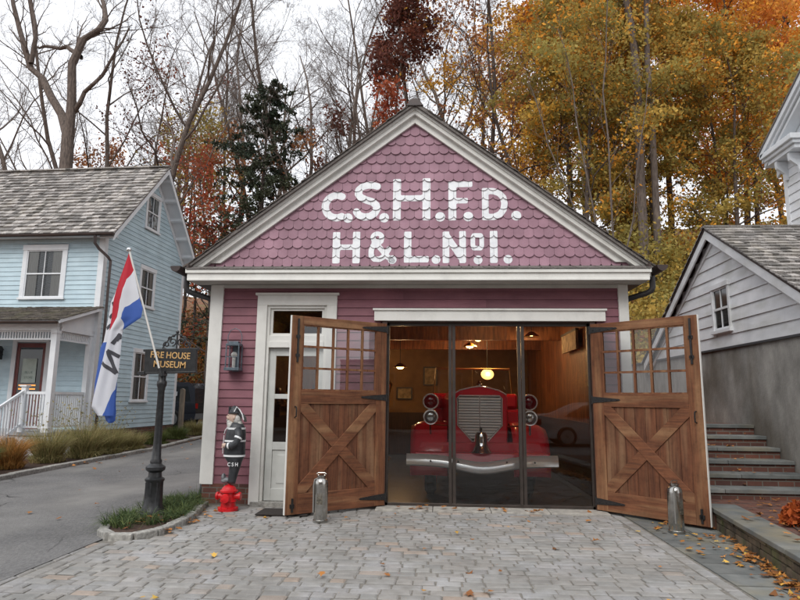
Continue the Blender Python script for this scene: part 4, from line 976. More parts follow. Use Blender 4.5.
# flag rows given in metres from the pole top: x right, z down; (y level, [(x, stripe), ...])
px = lambda x, y: ((x - 148) / 3 * .01335 + (y - 62) / 3 * .01352 * .055, -(y - 62) / 3 * .01352)   # one source scale for the cloth outline
rowsF = [(66, [(147, 0), (149, .10)]), (90, [(140, 0), (157, .22)]), (118, [(131, 0), (165, .335)]), (150, [(121, 0), (148, .335), (172, .50)]), (180, [(113, 0), (140, .335), (180, .62)]),
         (208, [(106, 0), (134, .335), (163, .60), (187, .68)]), (235, [(103, .0), (129, .335), (138, .60), (150, .69), (197, .84)]), (262, [(101, .10), (124, .335), (137, .60), (139, .69), (193, 1.)]),
         (300, [(96, .335), (100, .345), (118, .45), (137, .66)]), (340, [(88, .35), (110, .45), (135, .66)]), (380, [(80, .35), (105, .5), (133, .66)]), (425, [(70, .35), (100, .5), (129, .66)]),
         (470, [(60, .35), (92, .5), (121, .665)]), (500, [(54, .35), (92, .52), (108, .665), (120, .8)]), (520, [(51, .35), (90, .55), (100, .665), (119, .9)]), (545, [(70, .40), (84, .60), (89, .67), (118, 1.)])]
def flag_grid(rows, NX, depth, amp, ph):
    V = []; A = []
    dense = []
    for i in range(len(rows) - 1):
        (ya, ra), (yb, rb) = rows[i], rows[i + 1]; n = max(2, int((yb - ya) / 5))
        for k in range(n):
            dense.append((ya + (yb - ya) * k / n, ra, rb, k / n))
    dense.append((rows[-1][0], rows[-1][1], rows[-1][1], 0))
    def samp(r, u):
        xs_ = [a for a, b in r]; x = xs_[0] + (xs_[-1] - xs_[0]) * u
        return x, float(np.interp(x, xs_, [b for a, b in r]))
    for (y, ra, rb, k) in dense:
        for j in range(NX + 1):
            u = j / NX; xa, va = samp(ra, u); xb, vb = samp(rb, u); x = xa + (xb - xa) * k; v = va + (vb - va) * k
            X, Z = px(x, y)
            t_ = min(1, (y - 62) / 120.)
            yy = depth * t_ + amp * t_ * sin(u * 9 + ph + y * .006) * (.4 + .6 * sin(u * pi)) - .05 * t_ * sin(u * pi)
            V.append((ptp.x + X, yy, ptp.z + Z)); A.append(v)
    nR = len(dense); T = []
    for i in range(nR - 1):
        for j in range(NX): a = i * (NX + 1) + j; T.append((a, a + 1, a + NX + 2, a + NX + 1))
    return V, T, A
def flag_mat():
    m = bpy.data.materials.new('striped_flag_cloth'); m.use_nodes = True; N = m.node_tree.nodes; K = m.node_tree.links.new; b = N['Principled BSDF']; b.inputs['Roughness'].default_value = .75
    a = N.new('ShaderNodeAttribute'); a.attribute_name = 'stripe'; r = N.new('ShaderNodeValToRGB'); r.color_ramp.interpolation = 'CONSTANT'
    e = r.color_ramp.elements; e[0].position = 0; e[0].color = (*s2l(186, 34, 52), 1); e[1].position = .335; e[1].color = (*s2l(218, 220, 226), 1); q = e.new(.667); q.color = (*s2l(64, 98, 176), 1)
    K(a.outputs['Fac'], r.inputs[0]); K(r.outputs[0], b.inputs['Base Color'])
    tr = N.new('ShaderNodeBsdfTranslucent'); K(r.outputs[0], tr.inputs[0]); ms = N.new('ShaderNodeMixShader'); ms.inputs[0].default_value = .25
    K(b.outputs[0], ms.inputs[1]); K(tr.outputs[0], ms.inputs[2]); K(ms.outputs[0], N['Material Output'].inputs[0]); return m
FM = flag_mat()
V, T, A = flag_grid(rowsF, 26, -.02, .018, 0)
fo = mesh_obj('flag_cloth', V, T, FM, FL, smooth='all')
at = fo.data.attributes.new('stripe', 'FLOAT', 'POINT'); at.data.foreach_set('value', np.array(A, np.float32))
rowsB = [(150, [(119, .40), (140, .5)]), (180, [(105, .42), (135, .5)]), (215, [(90, .42), (130, .5)]), (260, [(84, .44), (130, .5)]), (300, [(77, .5), (130, .55)]), (330, [(72, .60), (125, .6)]), (350, [(63, .9), (120, .9)]), (400, [(57, .95), (118, .9)]),
         (450, [(50, .95), (116, .9)]), (500, [(48, .95), (114, .9)]), (512, [(52, .95), (114, .9)]), (535, [(78, .9), (116, .95)]), (560, [(88, .95), (114, 1.)]), (566, [(96, 1.), (106, 1.)])]
V2, T2, A2 = flag_grid(rowsB, 14, .05, .012, 2)
fo2 = mesh_obj('flag_back_fold', V2, T2, FM, FL, smooth='all'); at = fo2.data.attributes.new('stripe', 'FLOAT', 'POINT'); at.data.foreach_set('value', np.array(A2, np.float32))
# letters: drawn on the cloth surface of the front sheet and of the back fold
def cloth_letters(V, T, strokes, w, name, off=-.004):
    P = np.array([((v[0] - ptp.x + (v[2] - ptp.z) * .055) / .01335 * 3 + 148, -(v[2] - ptp.z) / .01352 * 3 + 62) for v in V])
    # refine the quads into small ones first
    vv = []; tt = []
    for q in T:
        a, b, c_, d = [np.array(V[i]) for i in q]; k = 5; base = len(vv)
        pa, pb_, pc, pd = [P[i] for i in q]
        mn = np.minimum.reduce([pa, pb_, pc, pd]); mxx = np.maximum.reduce([pa, pb_, pc, pd])
        if not any(min(s_[0][0], s_[1][0]) - w - 2 < mxx[0] and max(s_[0][0], s_[1][0]) + w + 2 > mn[0] and min(s_[0][1], s_[1][1]) - w - 2 < mxx[1] and max(s_[0][1], s_[1][1]) + w + 2 > mn[1] for s_ in strokes): continue
        for i in range(k + 1):
            for j in range(k + 1):
                u, s_ = i / k, j / k; p = (a * (1 - u) + b * u) * (1 - s_) + (d * (1 - u) + c_ * u) * s_; vv.append((p[0], p[1] + off, p[2]))
        for i in range(k):
            for j in range(k): z_ = base + i * (k + 1) + j; tt += [(z_, z_ + 1, z_ + k + 2), (z_, z_ + k + 2, z_ + k + 1)]
    Q = np.array([((v[0] - ptp.x + (v[2] - ptp.z) * .055) / .01335 * 3 + 148, -(v[2] - ptp.z) / .01352 * 3 + 62) for v in vv])
    Dd = np.minimum.reduce([sd_box(Q, s_[0], s_[1], w, .5) for s_ in strokes])
    a, b = clip_positive(vv, tt, Dd); return mesh_obj(name, a, b, mat('charcoal_print', s2l(62, 62, 68), rough=.8), FL)
f3 = lambda x, y: (80 + 0 + (x / 6) * 3 + 30 - 0, 0) # unused scale helper
g = lambda x, y: ((90 + x / 6 - 80) * 3, (300 + y / 6 - 240) * 3)
cloth_letters(V, T, [(g(98, 428), g(190, 490)), (g(190, 490), g(138, 360)), (g(138, 360), g(205, 395))], 5.2, 'printed_letter')
cloth_letters(V, T, [(g(165, 322), g(205, 262)), (g(196, 262), g(210, 292)), (g(186, 290), g(200, 300))], 5.2, 'printed_letter')
cloth_letters(V2, T2, [(g(103, 228), g(140, 205))], 5., 'printed_letter')
cloth_letters(V2, T2, [(g(122, 165), g(150, 140)), (g(150, 140), g(155, 100)), (g(155, 100), g(142, 70))], 5., 'printed_letter')

# ------------------------------------------------------------------ steps, low wall, terrace
ST = thing('garden_steps', 'six bluestone steps with brick risers climbing beside the concrete wall', 'steps', (0, 0, 0))
ys_ = [-.34, 0.0, .36, .71, 1.07, 1.42]; zt = [.38, .535, .69, .845, 1.0, 1.156]
for i in range(6):
    m = MB(); m.box(3.16, 5.44, ys_[i] + .03, ys_[i] + .42, zt[i] - .155 - .0, zt[i] - .052); m.build('brick_riser', BRICK, ST)
    m = MB(); x = 3.16
    cuts = [3.16, 3.16 + rng.uniform(.9, 1.4), 5.44] 
    for a, b in zip(cuts, cuts[1:]): m.box(a + .003, b - .003, ys_[i], ys_[i] + .41, zt[i] - .052, zt[i], tint=rng.random())
    m.build('tread', BLUESTONE, ST, bevel=.006)
m = MB(); m.box(3.16, 5.44, 1.5, 2.4, 1.0, 1.15); o = m.build('upper_landing', BRICKF, ST)
m = MB(); m.add([(3.5, -4.2, .246), (5.6, -4.2, .246), (5.44, .05, .246), (3.16, .05, .246), (3.16, -.5, .246), (3.75, -1.1, .246)], [(0, 1, 2, 3, 4, 5)]); m.add([(3.16, -.5, 0), (3.75, -1.1, 0), (3.75, -1.1, .246), (3.16, -.5, .246)], [(0, 1, 2, 3)])
tag(m.build('brick_landing', BRICKF), 'brick paved landing at the foot of the steps', kind='structure')
LW = thing('low_stone_wall', 'low stone wall with bluestone caps along the walk', 'wall', (0, 0, 0))
A_, B_ = Vector((3.74, -.70, 0)), Vector((3.02, -5.9, 0)); dd = (B_ - A_).normalized(); nn = Vector((-dd.y, dd.x, 0))
RUB = mat('mossy_fieldstone', s2l(104, 92, 76), s2l(70, 62, 52), rough=.95, scale=9, tint=.25, bump=.7, bscale=30, col3=s2l(92, 96, 62), s3=3)
m = MB(); s = 0
for lay, (z0, z1) in enumerate(((-.03, .085), (.09, .15), (.155, .2))):
    s = -rng.uniform(0, .2)
    while s < 5.2:
        l = rng.uniform(.2, .5); a = A_ + dd * max(0, s); b = A_ + dd * min(5.2, s + l - .012); o_ = rng.uniform(-.012, .012)
        p = [a - nn * (.0 + o_), b - nn * (.0 + o_), b + nn * .28, a + nn * .28]
        m.add([(v.x, v.y, z0) for v in p] + [(v.x, v.y, z1) for v in p], [(0, 3, 2, 1), (4, 5, 6, 7), (0, 1, 5, 4), (1, 2, 6, 5), (2, 3, 7, 6), (3, 0, 4, 7)], tint=rng.random()); s += l
m.build('stone_courses', RUB, LW, bevel=.01)
s = 0
for l in (1.1, 1.35, .95, 1.3, .6):
    a = A_ + dd * (s + .004); b = A_ + dd * (s + l - .004); zz = .255 + rng.uniform(-.004, .004)
    p = [a - nn * .035, b - nn * .035, b + nn * .33, a + nn * .33]; m = MB()
    m.add([(v.x, v.y, .2) for v in p] + [(v.x, v.y, zz) for v in p], [(0, 3, 2, 1), (4, 5, 6, 7), (0, 1, 5, 4), (1, 2, 6, 5), (2, 3, 7, 6), (3, 0, 4, 7)], tint=rng.random())
    m.build('cap_slab', BLUESTONE, LW, bevel=.008); s += l
m = MB(); m.prism([(4.35, -1.6), (4.0, -2.1), (3.55, -3.6), (3.3, -5.9), (7, -5.9), (7, -1.6)], .1, .262, 'xy'); tag(m.build('flower_bed', SOIL), 'mulched flower bed right of the landing', kind='structure')

# ------------------------------------------------------------------ clapboard garage on a concrete wall (right)
GA = thing('clapboard_garage', 'pale clapboard garage gable on a stained concrete wall with shake roof', 'garage', (5.45, 0, 0))
# local frame: facade faces -x ; use matrix so that local (u, d, z): u along world -y... u = -y
MG = Matrix(((0, 1, 0, 0), (-1, 0, 0, 0), (0, 0, 1, 0), (0, 0, 0, 1)))   # local x -> world -y, local y -> world x
GP, GS, ZW = -2.38, .60, 2.46   # peak at world y 2.38
m = MB(); m.box(.0, 5.5, -3.2, 8.0, -.1, ZW); m.build('concrete_wall', CONCRETE, GA)
wz0, wz1, wy0, wy1 = 2.82, 3.54, 1.93, 2.48
m = MB(); m.M = MG; boards(m, -8.0, 3.2, ZW + .01, 4.75, ex=.215, t=.022, tri=(GP, 4.62 - .05, GS), holes=[(-wy1, -wy0, wz0, wz1)], y=-.012); m.M = None; m.build('clapboards', GREYWH, GA)
m = MB(); m.M = MG; m.prism([(GP - 3.5, ZW), (GP + 3.5, ZW), (GP, 4.60)], -.01, .12); m.M = None; m.build('gable_wall', GREYWH, GA)
m = MB(); m.box(-.035, .1, -3.2, 8, ZW - .02, ZW + .015); m.build('drip_board', mat('dark_flashing', s2l(70, 70, 72), rough=.6), GA)
m = MB(); m.M = MG
for s in (-1, 1):
    xt = 3.75; a = 4.66
    m.prism([(GP, a), (GP + s * xt, a - GS * xt), (GP + s * xt, a - .17 - GS * xt), (GP, a - .17)], -.15, -.12)
    m.prism([(GP, a - .19), (GP + s * xt, a - .19 - GS * xt), (GP + s * xt, a - .27 - GS * xt), (GP, a - .27)], -.045, -.012)
m.M = None; m.build('rake_board', GREYWH, GA, bevel=.003)
m = MB(); m.M = MG
for s in (-1, 1): xt = 3.8; m.prism([(GP, a + .05), (GP + s * xt, a + .05 - GS * xt), (GP + s * xt, a - GS * xt), (GP, a)], -.16, 5.5)
m.M = None; m.build('roof_deck', GUTTER, GA)
m = MB(); nm = 1 / sqrt(1 + GS * GS); xt = 3.85; a += .052
shakes(m, (-.18, -GP - xt, a - GS * xt), (1, 0, 0), (0, nm, GS * nm), (0, -GS * nm, nm), 5.7, xt / nm, ex=.17, w=(.08, .2), t=.036)
shakes(m, (-.18, -GP + xt, a - GS * xt), (1, 0, 0), (0, -nm, GS * nm), (0, GS * nm, nm), 5.7, xt / nm, ex=.17, w=(.08, .2), t=.036)
m.box(-.18, 5.5, -GP - .07, -GP + .07, a + .0, a + .03, tint=.3); m.build('roof', SHAKE, GA)
def window(parent, Mx, x0, x1, z0, z1, nx=2, nz=2, tr=.08, y=0., m_=None, curtain=False, sill=True):
    """sash window facing local -y"""
    m_ = m_ or WHITE
    f = MB(); f.M = Mx; yo = y - .045
    f.box(x0, x0 + tr, yo, y + .02, z0, z1); f.box(x1 - tr, x1, yo, y + .02, z0, z1); f.box(x0 - .015, x1 + .015, yo - .012, y + .02, z1 - tr, z1 + .03)
    if sill: f.box(x0 - .03, x1 + .03, yo - .03, y + .02, z0 - .03, z0 + .03)
    fo_ = f.build('window', m_, parent, bevel=.003)
    a, b, c_, d = x0 + tr, x1 - tr, z0 + .03, z1 - tr; zm = (c_ + d) / 2
    s_ = MB(); s_.M = Mx; w = .03
    s_.box(a, a + w, y - .03, y, c_, d); s_.box(b - w, b, y - .03, y, c_, d); s_.box(a + w, b - w, y - .03, y, c_, c_ + w + .01); s_.box(a + w, b - w, y - .03, y, d - w, d)
    if nz == 2: s_.box(a + w, b - w, y - .038, y, zm - .02, zm + .02)
    if nx == 2: s_.box((a + b) / 2 - .011, (a + b) / 2 + .011, y - .026, y - .002, c_ + w, d - w)
    s_.build('sash', m_, fo_)
    g_ = MB(); g_.M = Mx; g_.add([(a, y - .012, c_), (b, y - .012, c_), (b, y - .012, d), (a, y - .012, d)], [(0, 1, 2, 3)]); g_.build('pane', DARK if not curtain else GLASS, fo_)
    if curtain:
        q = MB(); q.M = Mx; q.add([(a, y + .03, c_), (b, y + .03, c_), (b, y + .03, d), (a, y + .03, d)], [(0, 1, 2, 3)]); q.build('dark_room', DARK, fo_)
        q = MB(); q.M = Mx; n = 16
        for (ca, cb) in ((a, a + (b - a) * .30), (b - (b - a) * .30, b)):
            vs = []
            for i in range(n + 1): xx = ca + (cb - ca) * i / n; yy = y + .008 + .007 * sin(i * 1.9); vs += [(xx, yy, c_), (xx, yy, d)]
            q.add(vs, [(2 * i, 2 * i + 2, 2 * i + 3, 2 * i + 1) for i in range(n)])
        q.build('curtain', mat('grey_curtain', s2l(150, 152, 150), rough=.9), fo_)
    return fo_
window(GA, MG, -wy1 - .07, -wy0 + .07, wz0 - .06, wz1 + .06, tr=.06, y=-.012, sill=True, m_=GREYWH)

# tall pale house behind the garage, far right
TH = thing('tall_pale_house', 'tall pale clapboard house with bracketed cornice behind the garage', 'house', (8.3, .5, .15))
m = MB(); m.box(.03, 9, -4, 4.42, 1.0, 7.0); m.build('wall', GREYWH, TH)
m = MB(); m.M = MG; boards(m, -4.34, 4, 4.2, 7.0, ex=.2, t=.022, y=.0); boards(m, -4.4, 4, 7.3, 10.2, ex=.2, t=.022, y=.0, tri=(-.2, 9.55, .58)); m.M = None; m.build('clapboards', GREYWH, TH)
m = MB(); m.M = MG; m.prism([(-4.4, 7.0), (4.0, 7.0), (-.2, 9.3)], .01, .2); m.M = None; m.build('gable_wall', GREYWH, TH)
m = MB(); m.box(-.03, .1, 4.33, 4.46, 3.5, 6.78); m.build('corner_board', GREYWH, TH)
m = MB(); m.box(-.40, .1, 3.4, 4.66, 6.98, 7.10); m.box(-.34, .1, 3.45, 4.62, 6.90, 6.98); m.box(-.28, .0, 3.5, 4.57, 6.80, 6.90)
m.build('cornice_return', WHITE, TH, bevel=.01)
m = MB(); m.prism([(-.26, 6.79), (0, 6.79), (0, 6.35), (-.06, 6.35), (-.10, 6.5), (-.25, 6.62), (-.26, 6.7)], 4.26, 4.34); m.build('cornice_bracket', WHITE, TH); m = MB(); m.prism([(-.26, 6.79), (0, 6.79), (0, 6.35), (-.06, 6.35), (-.10, 6.5), (-.25, 6.62), (-.26, 6.7)], 3.75, 3.83); m.build('cornice_bracket', WHITE, TH)
m = MB(); m.M = MG
RK = lambda u: 9.72 - .58 * abs(u + .2)
for (o0, o1, y0, y1) in ((.0, .13, -.40, -.30), (.13, .22, -.35, -.28), (.24, .33, -.30, .02), (.35, .58, -.04, .0)):
    for ue in (-4.68, 4.3): m.prism([(ue, RK(ue) - o0), (-.2, 9.72 - o0), (-.2, 9.72 - o1), (ue, RK(ue) - o1)], y0, y1)
m.M = None; m.build('rake_cornice', WHITE, TH)
m = MB(); m.M = MG
for ue in (-4.74, 4.35): m.prism([(ue, RK(ue) + .05), (-.2, 9.77), (-.2, 9.72), (ue, RK(ue))], -.42, 9)
m.M = None; m.build('roof', SLATE, TH)

# ------------------------------------------------------------------ BLUE HOUSE
PH = R(2.5)
BH = thing('blue_house', 'pale blue clapboard house with grey shake roof and white porch', 'house', (-9.137, 7.449, 0), -PH)
SY = Matrix.Rotation(R(90), 4, 'Z')            # local x -> y, facing +x
BW = 12.0; BD = 4.92; EZ = 6.15; RZ = 9.0; BSL = (RZ - 6.02) / (BD / 2 + .32)
m = MB(); m.box(-BW, -.03, .03, BD - .03, .5, EZ + .1); m.M = SY; m.prism([(.03, EZ), (BD - .03, EZ), (BD / 2, RZ - .15)], .03, .2); m.M = None; m.build('wall', BLUE, BH)
m = MB(); m.M = SY; m.box(0, BD, -.0, .2, -.2, .56); m.M = None; m.box(-BW, 0, .0, .2, -.2, .56); m.build('brick_foundation', BRICK, BH)
swin = [(1.93, 2.93, 1.35, 2.96), (1.95, 2.93, 4.33, 5.62), (2.0, 2.92, 6.87, 8.10)]
m = MB(); m.M = SY
boards(m, .1, BD - .1, .56, EZ, ex=.135, holes=[(a + .05, b - .05, c_ + .05, d - .05) for a, b, c_, d in swin]); boards(m, 0, BD, EZ - .005, RZ, ex=.135, tri=(BD / 2, RZ - .12, BSL), holes=[(a + .05, b - .05, c_ + .05, d - .05) for a, b, c_, d in swin])
m.M = None; m.build('side_clapboards', BLUE, BH)
fw = (-2.44, -1.08, 4.22, 5.76)
m = MB(); boards(m, -BW, -.1, .56, EZ, ex=.135, holes=[(fw[0] + .05, fw[1] - .05, fw[2] + .05, fw[3] - .05), (-2.42, -1.34, .6, 3.0)]); m.build('front_clapboards', BLUE, BH)
for a, b, c_, d in swin: window(BH, SY, a, b, c_, d, tr=.10, m_=WHITE, curtain=(c_ > 1))
window(BH, None, *fw, tr=.13, curtain=True)
m = MB(); m.box(-.14, .028, -.03, .0, .56, EZ); m.box(.0, .028, 0, .14, .56, EZ); m.build('corner_board', WHITE, BH); m = MB(); m.box(.0, .028, BD - .14, BD + .02, .56, EZ - .1); m.build('corner_board', WHITE, BH)
m = MB(); m.M = SY
for s in (-1, 1):
    xt = BD / 2 + .32; c0 = BD / 2
    m.prism([(c0, RZ), (c0 + s * xt, RZ - BSL * xt), (c0 + s * xt, RZ - .20 - BSL * xt), (c0, RZ - .20)], -.47, -.44)
    m.prism([(c0, RZ - .10), (c0 + s * xt, RZ - .10 - BSL * xt), (c0 + s * xt, RZ - .13 - BSL * xt), (c0, RZ - .13)], -.44, -.02)
    m.prism([(c0, RZ - .14), (c0 + s * (xt - .3), RZ - .14 - BSL * (xt - .3)), (c0 + s * (xt - .3), RZ - .36 - BSL * (xt - .3)), (c0, RZ - .36)], -.03, .0)
    for k in range(6):
        q = .15 + k * .5; m.prism([(c0 + s * q, RZ - .12 - BSL * q), (c0 + s * (q + .05), RZ - .12 - BSL * (q + .05)), (c0 + s * (q + .05), RZ - .22 - BSL * (q + .05)), (c0 + s * q, RZ - .22 - BSL * q)], -.44, -.03)
m.M = None; m.build('rake_board', WHITE, BH)
m = MB(); nm = 1 / sqrt(1 + BSL ** 2); xt = BD / 2 + .36
m.M = SY
for s in (-1, 1): m.prism([(BD / 2, RZ + .03), (BD / 2 + s * xt, RZ + .03 - BSL * xt), (BD / 2 + s * xt, RZ - .01 - BSL * xt), (BD / 2, RZ - .01)], -.48, BW)
m.M = None; m.build('roof_deck', GUTTER, BH)
m = MB()
shakes(m, (-BW, BD / 2 - xt, RZ + .032 - BSL * xt), (1, 0, 0), (0, nm, BSL * nm), (0, -BSL * nm, nm), BW + .5, xt / nm, ex=.2, w=(.09, .24), t=.048)
x = -BW
while x < .5: l = rng.uniform(.15, .3); m.box(x, min(x + l, .5) - .006, BD / 2 - .12, BD / 2 + .1, RZ + .03, RZ + .065 + rng.uniform(0, .015), tint=rng.random()); x += l
m.build('roof', SHAKE, BH)
m = MB(); gy, gz = -.40, 6.0; n = 8; pr = [(gy + .065 * cos(pi + pi * i / n), gz + .075 * sin(pi + pi * i / n)) for i in range(n + 1)] + [(gy + .055 * cos(2 * pi - pi * i / n), gz + .065 * sin(2 * pi - pi * i / n)) for i in range(n + 1)]
m.prism(pr, -BW, .48, 'yz'); m.prism(pr[:n + 1], .478, .49, 'yz'); m.build('gutter', GUTTER, BH)
m = MB(); m.box(-BW, .4, -.33, 0, 5.96, 5.99); m.build('eave_soffit', WHITE, BH)
m = MB(); m.tube([(-.05, -.40, 5.94), (-.05, -.38, 5.72), (.02, -.28, 5.58), (.20, -.10, 5.38), (.24, -.03, 5.28), (.24, -.03, 4.0), (.24, -.02, .35)], .05, 4); m.build('downspout', GUTTER, BH)
# porch
PY = -1.50
m = MB(); m.box(-6, .0, PY - .12, 0, .52, .60); m.build('porch_floor', mat('grey_porch_floor', s2l(150, 152, 154), rough=.6), BH)
m = MB(); m.box(-6, .0, PY - .08, PY - .05, .0, .5); m.box(-.04, -.01, PY, 0, .0, .5); m.build('porch_skirt', WHITE, BH)
def post(x, y, w, z0, z1):
    m = MB(); m.box(x - w / 2, x + w / 2, y - w / 2, y + w / 2, z0, z1); m.box(x - w / 2 - .02, x + w / 2 + .02, y - w / 2 - .02, y + w / 2 + .02, z0, z0 + .12); m.box(x - w / 2 - .015, x + w / 2 + .015, y - w / 2 - .015, y + w / 2 + .015, z1 - .1, z1 - .02); m.build('porch_post', WHITE, BH, bevel=.004)
post(-.13, PY, .15, .6, 3.16); post(-3.6, PY, .15, .6, 3.16); post(-.13, -.09, .13, .6, 3.3)
m = MB(); m.box(-6, -.05, PY - .08, PY + .08, 3.14, 3.32); m.box(-.2, -.05, PY, 0, 3.14, 3.32); m.box(-6, -.2, PY - .03, PY + .03, 2.9, 2.94); m.box(-.15, -.11, PY, 0, 2.9, 2.94); m.box(-6, -.2, PY - .03, PY + .03, 3.10, 3.14); m.box(-.15, -.11, PY, 0, 3.10, 3.14)
m.prism([(PY - .05, 3.32), (0, 3.32), (0, 3.90), (PY - .05, 3.40)], -.09, -.07, 'yz')
m.build('porch_beam', WHITE, BH)
m = MB(); x = -3.5
while x < -.22: m.box(x, x + .035, PY - .012, PY + .012, 2.94, 3.10); x += .075
y = PY + .1
while y < -.15: m.box(-.142, -.118, y, y + .035, 2.94, 3.10); y += .075
m.build('spandrel', WHITE, BH)
m = MB(); m.M = SY; pr = [(PY - .32, 3.36), (PY - .32, 3.32), (0, 3.86), (0, 3.92)]; m.M = None
m.prism([(PY - .32, 3.29), (0, 3.88), (0, 3.97), (PY - .32, 3.38)], .13, .16, 'yz'); m.prism([(PY - .3, 3.33), (0, 3.89), (0, 3.93), (PY - .3, 3.37)], -6, .13, 'yz'); m.build('porch_roof_board', WHITE, BH)
m = MB(); psl = (3.97 - 3.375) / (1.5 + .36); nm = 1 / sqrt(1 + psl * psl)
shakes(m, (-6, PY - .36, 3.372), (1, 0, 0), (0, nm, psl * nm), (0, -psl * nm, nm), 6.18, 1.86 / nm, ex=.17, w=(.09, .2), t=.025); m.build('porch_roof', mat('mossy_shakes', s2l(100, 92, 84), s2l(72, 66, 61), rough=.9, scale=14, tint=.35, bump=.5, col3=s2l(90, 86, 70), s3=2), BH)
m = MB(); gy, gz = PY - .40, 3.33; pr = [(gy + .06 * cos(pi + pi * i / n), gz + .07 * sin(pi + pi * i / n)) for i in range(n + 1)]; m.prism(pr, -6, .14, 'yz'); m.build('porch_gutter', GUTTER, BH)
m = MB(); m.box(-.78, -.2, PY - .03, PY + .03, 1.53, 1.60); m.box(-.78, -.2, PY - .02, PY + .02, .70, .75); m.box(-.16, -.10, PY, -.12, 1.53, 1.60); m.box(-.15, -.11, PY, -.12, .70, .75)
m.box(-.87, -.75, PY - .06, PY + .06, .5, 1.72); m.box(-.90, -.72, PY - .09, PY + .09, 1.72, 1.76)
m.build('porch_railing', WHITE, BH); m = MB()
x = -.72
while x < -.2: m.box(x, x + .035, PY - .014, PY + .014, .75, 1.53); x += .083
y = PY + .1
while y < -.15: m.box(-.144, -.116, y, y + .035, .75, 1.53); y += .083
m.build('railing_balusters', WHITE, BH)
for xs_ in (-.81, -2.3):
    m = MB(); m.bar((xs_, PY - .05, 1.60), (xs_, PY - 1.3, .95), .06, .06); m.bar((xs_, PY - .05, .78), (xs_, PY - 1.3, .12), .04, .05)
    m.box(xs_ - .05, xs_ + .05, PY - 1.42, PY - 1.3, 0, 1.1)
    for k in range(12): yy = PY - .15 - k * .095; zz = .73 - k * .0495; m.box(xs_ - .015, xs_ + .015, yy - .017, yy + .017, zz, zz + .82)
    m.build('stair_railing', WHITE, BH)
m = MB()
for k in range(4): m.box(-2.25, -.86, PY - .12 - (k + 1) * .3, PY - .12 - k * .3, 0, .48 - k * .13)
m.build('porch_steps', GRANITE, BH, bevel=.01)
# door of the blue house
m = MB(); m.box(-2.45, -2.32, -.04, .02, .6, 2.98); m.box(-1.44, -1.31, -.04, .02, .6, 2.98); m.box(-2.44, -1.34, -.05, .02, 2.98, 3.1); m.build('door_frame', WHITE, BH)
m = MB(); DR = mat('dark_red_door', s2l(110, 40, 34), s2l(92, 32, 30), rough=.4, scale=6)
m.box(-2.32, -2.22, -.01, .03, .6, 2.95); m.box(-1.54, -1.44, -.01, .03, .6, 2.95); m.box(-2.22, -1.54, -.01, .03, 2.83, 2.95); m.box(-2.22, -1.54, -.01, .03, .6, 1.55); m.box(-2.10, -1.66, -.018, -.01, .75, 1.4); pd = m.build('front_door', DR, BH)
m = MB(); m.add([(-2.22, .0, 1.55), (-1.54, .0, 1.55), (-1.54, .0, 2.83), (-2.22, .0, 2.83)], [(0, 1, 2, 3)]); m.build('pane', DARK, pd)
NOTE = mat('pale_notice', s2l(178, 188, 180), s2l(160, 172, 164), rough=.6, scale=5)
m = MB(); m.box(-2.10, -1.68, -.02, -.012, 1.85, 2.52); nt_ = m.build('notice', NOTE, pd)
GRT = mat('grey_green_print', s2l(96, 116, 108), rough=.7)
text_obj('notice_lettering', 'BLUE', .10, (-1.89, -.021, 2.13), (R(90), 0, 0), GRT, nt_, ext=.001, sx=1.1); text_obj('notice_lettering', 'STORE', .09, (-1.89, -.021, 1.99), (R(90), 0, 0), GRT, nt_, ext=.001)
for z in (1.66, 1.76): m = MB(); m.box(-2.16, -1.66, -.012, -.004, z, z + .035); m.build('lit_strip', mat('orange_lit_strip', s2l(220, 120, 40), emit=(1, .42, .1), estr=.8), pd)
t = thing('porch_lantern', 'small black carriage lantern left of the red porch door', 'lantern', (-9.137 - 2.73, 7.449 + .12 - .05, 2.62), -PH)
m = MB(); m.box(-.07, .07, -.2, -.06, -.14, .12); m.prism([(-.09, .12), (.09, .12), (0, .24)], -.22, -.04); m.box(-.03, .03, -.06, .0, -.02, .02); m.build('lantern_body', BLACK, t); m = MB(); m.ball((0, -.13, .0), .03); m.build('bulb', mat('opal_bulb', (.75, .75, .72)), t)

# ================================================================== TREES
def frames(d):
    ref = np.where(np.abs(d[..., 2:3]) < .9, np.array([0, 0, 1.]), np.array([1., 0, 0]))
    a = np.cross(d, ref); a /= np.linalg.norm(a, axis=-1, keepdims=True) + 1e-9
    return a, np.cross(a, d)
def tubes(P, Rr, n):
    """P (m,k,3), Rr (m,k) -> quads (m*(k-1)*n,4,3)"""
    m, k, _ = P.shape
    d = P[:, -1] - P[:, 0]; d /= np.linalg.norm(d, axis=1, keepdims=True) + 1e-9
    a, b = frames(d); t = np.arange(n) * 2 * pi / n
    ring = P[:, :, None, :] + Rr[:, :, None, None] * (a[:, None, None, :] * np.cos(t)[None, None, :, None] + b[:, None, None, :] * np.sin(t)[None, None, :, None])
    nx = np.roll(ring, -1, axis=2)
    Q = np.stack([ring[:, :-1], nx[:, :-1], nx[:, 1:], ring[:, 1:]], axis=3)
    return Q.reshape(-1, 4, 3)
def grow(g, base, dirs, L_, r0, rend, k, jit, up):
    m = len(base); P = np.zeros((m, k, 3)); P[:, 0] = base; d = dirs.copy(); st = (L_ / (k - 1))[:, None]
    for i in range(1, k):
        d = d + g.normal(0, jit, (m, 3)) + np.array([0, 0, up]); d /= np.linalg.norm(d, axis=1, keepdims=True); P[:, i] = P[:, i - 1] + d * st
    t = np.linspace(0, 1, k)[None, :]; Rr = r0[:, None] * (1 - t * (1 - rend)); return P, Rr
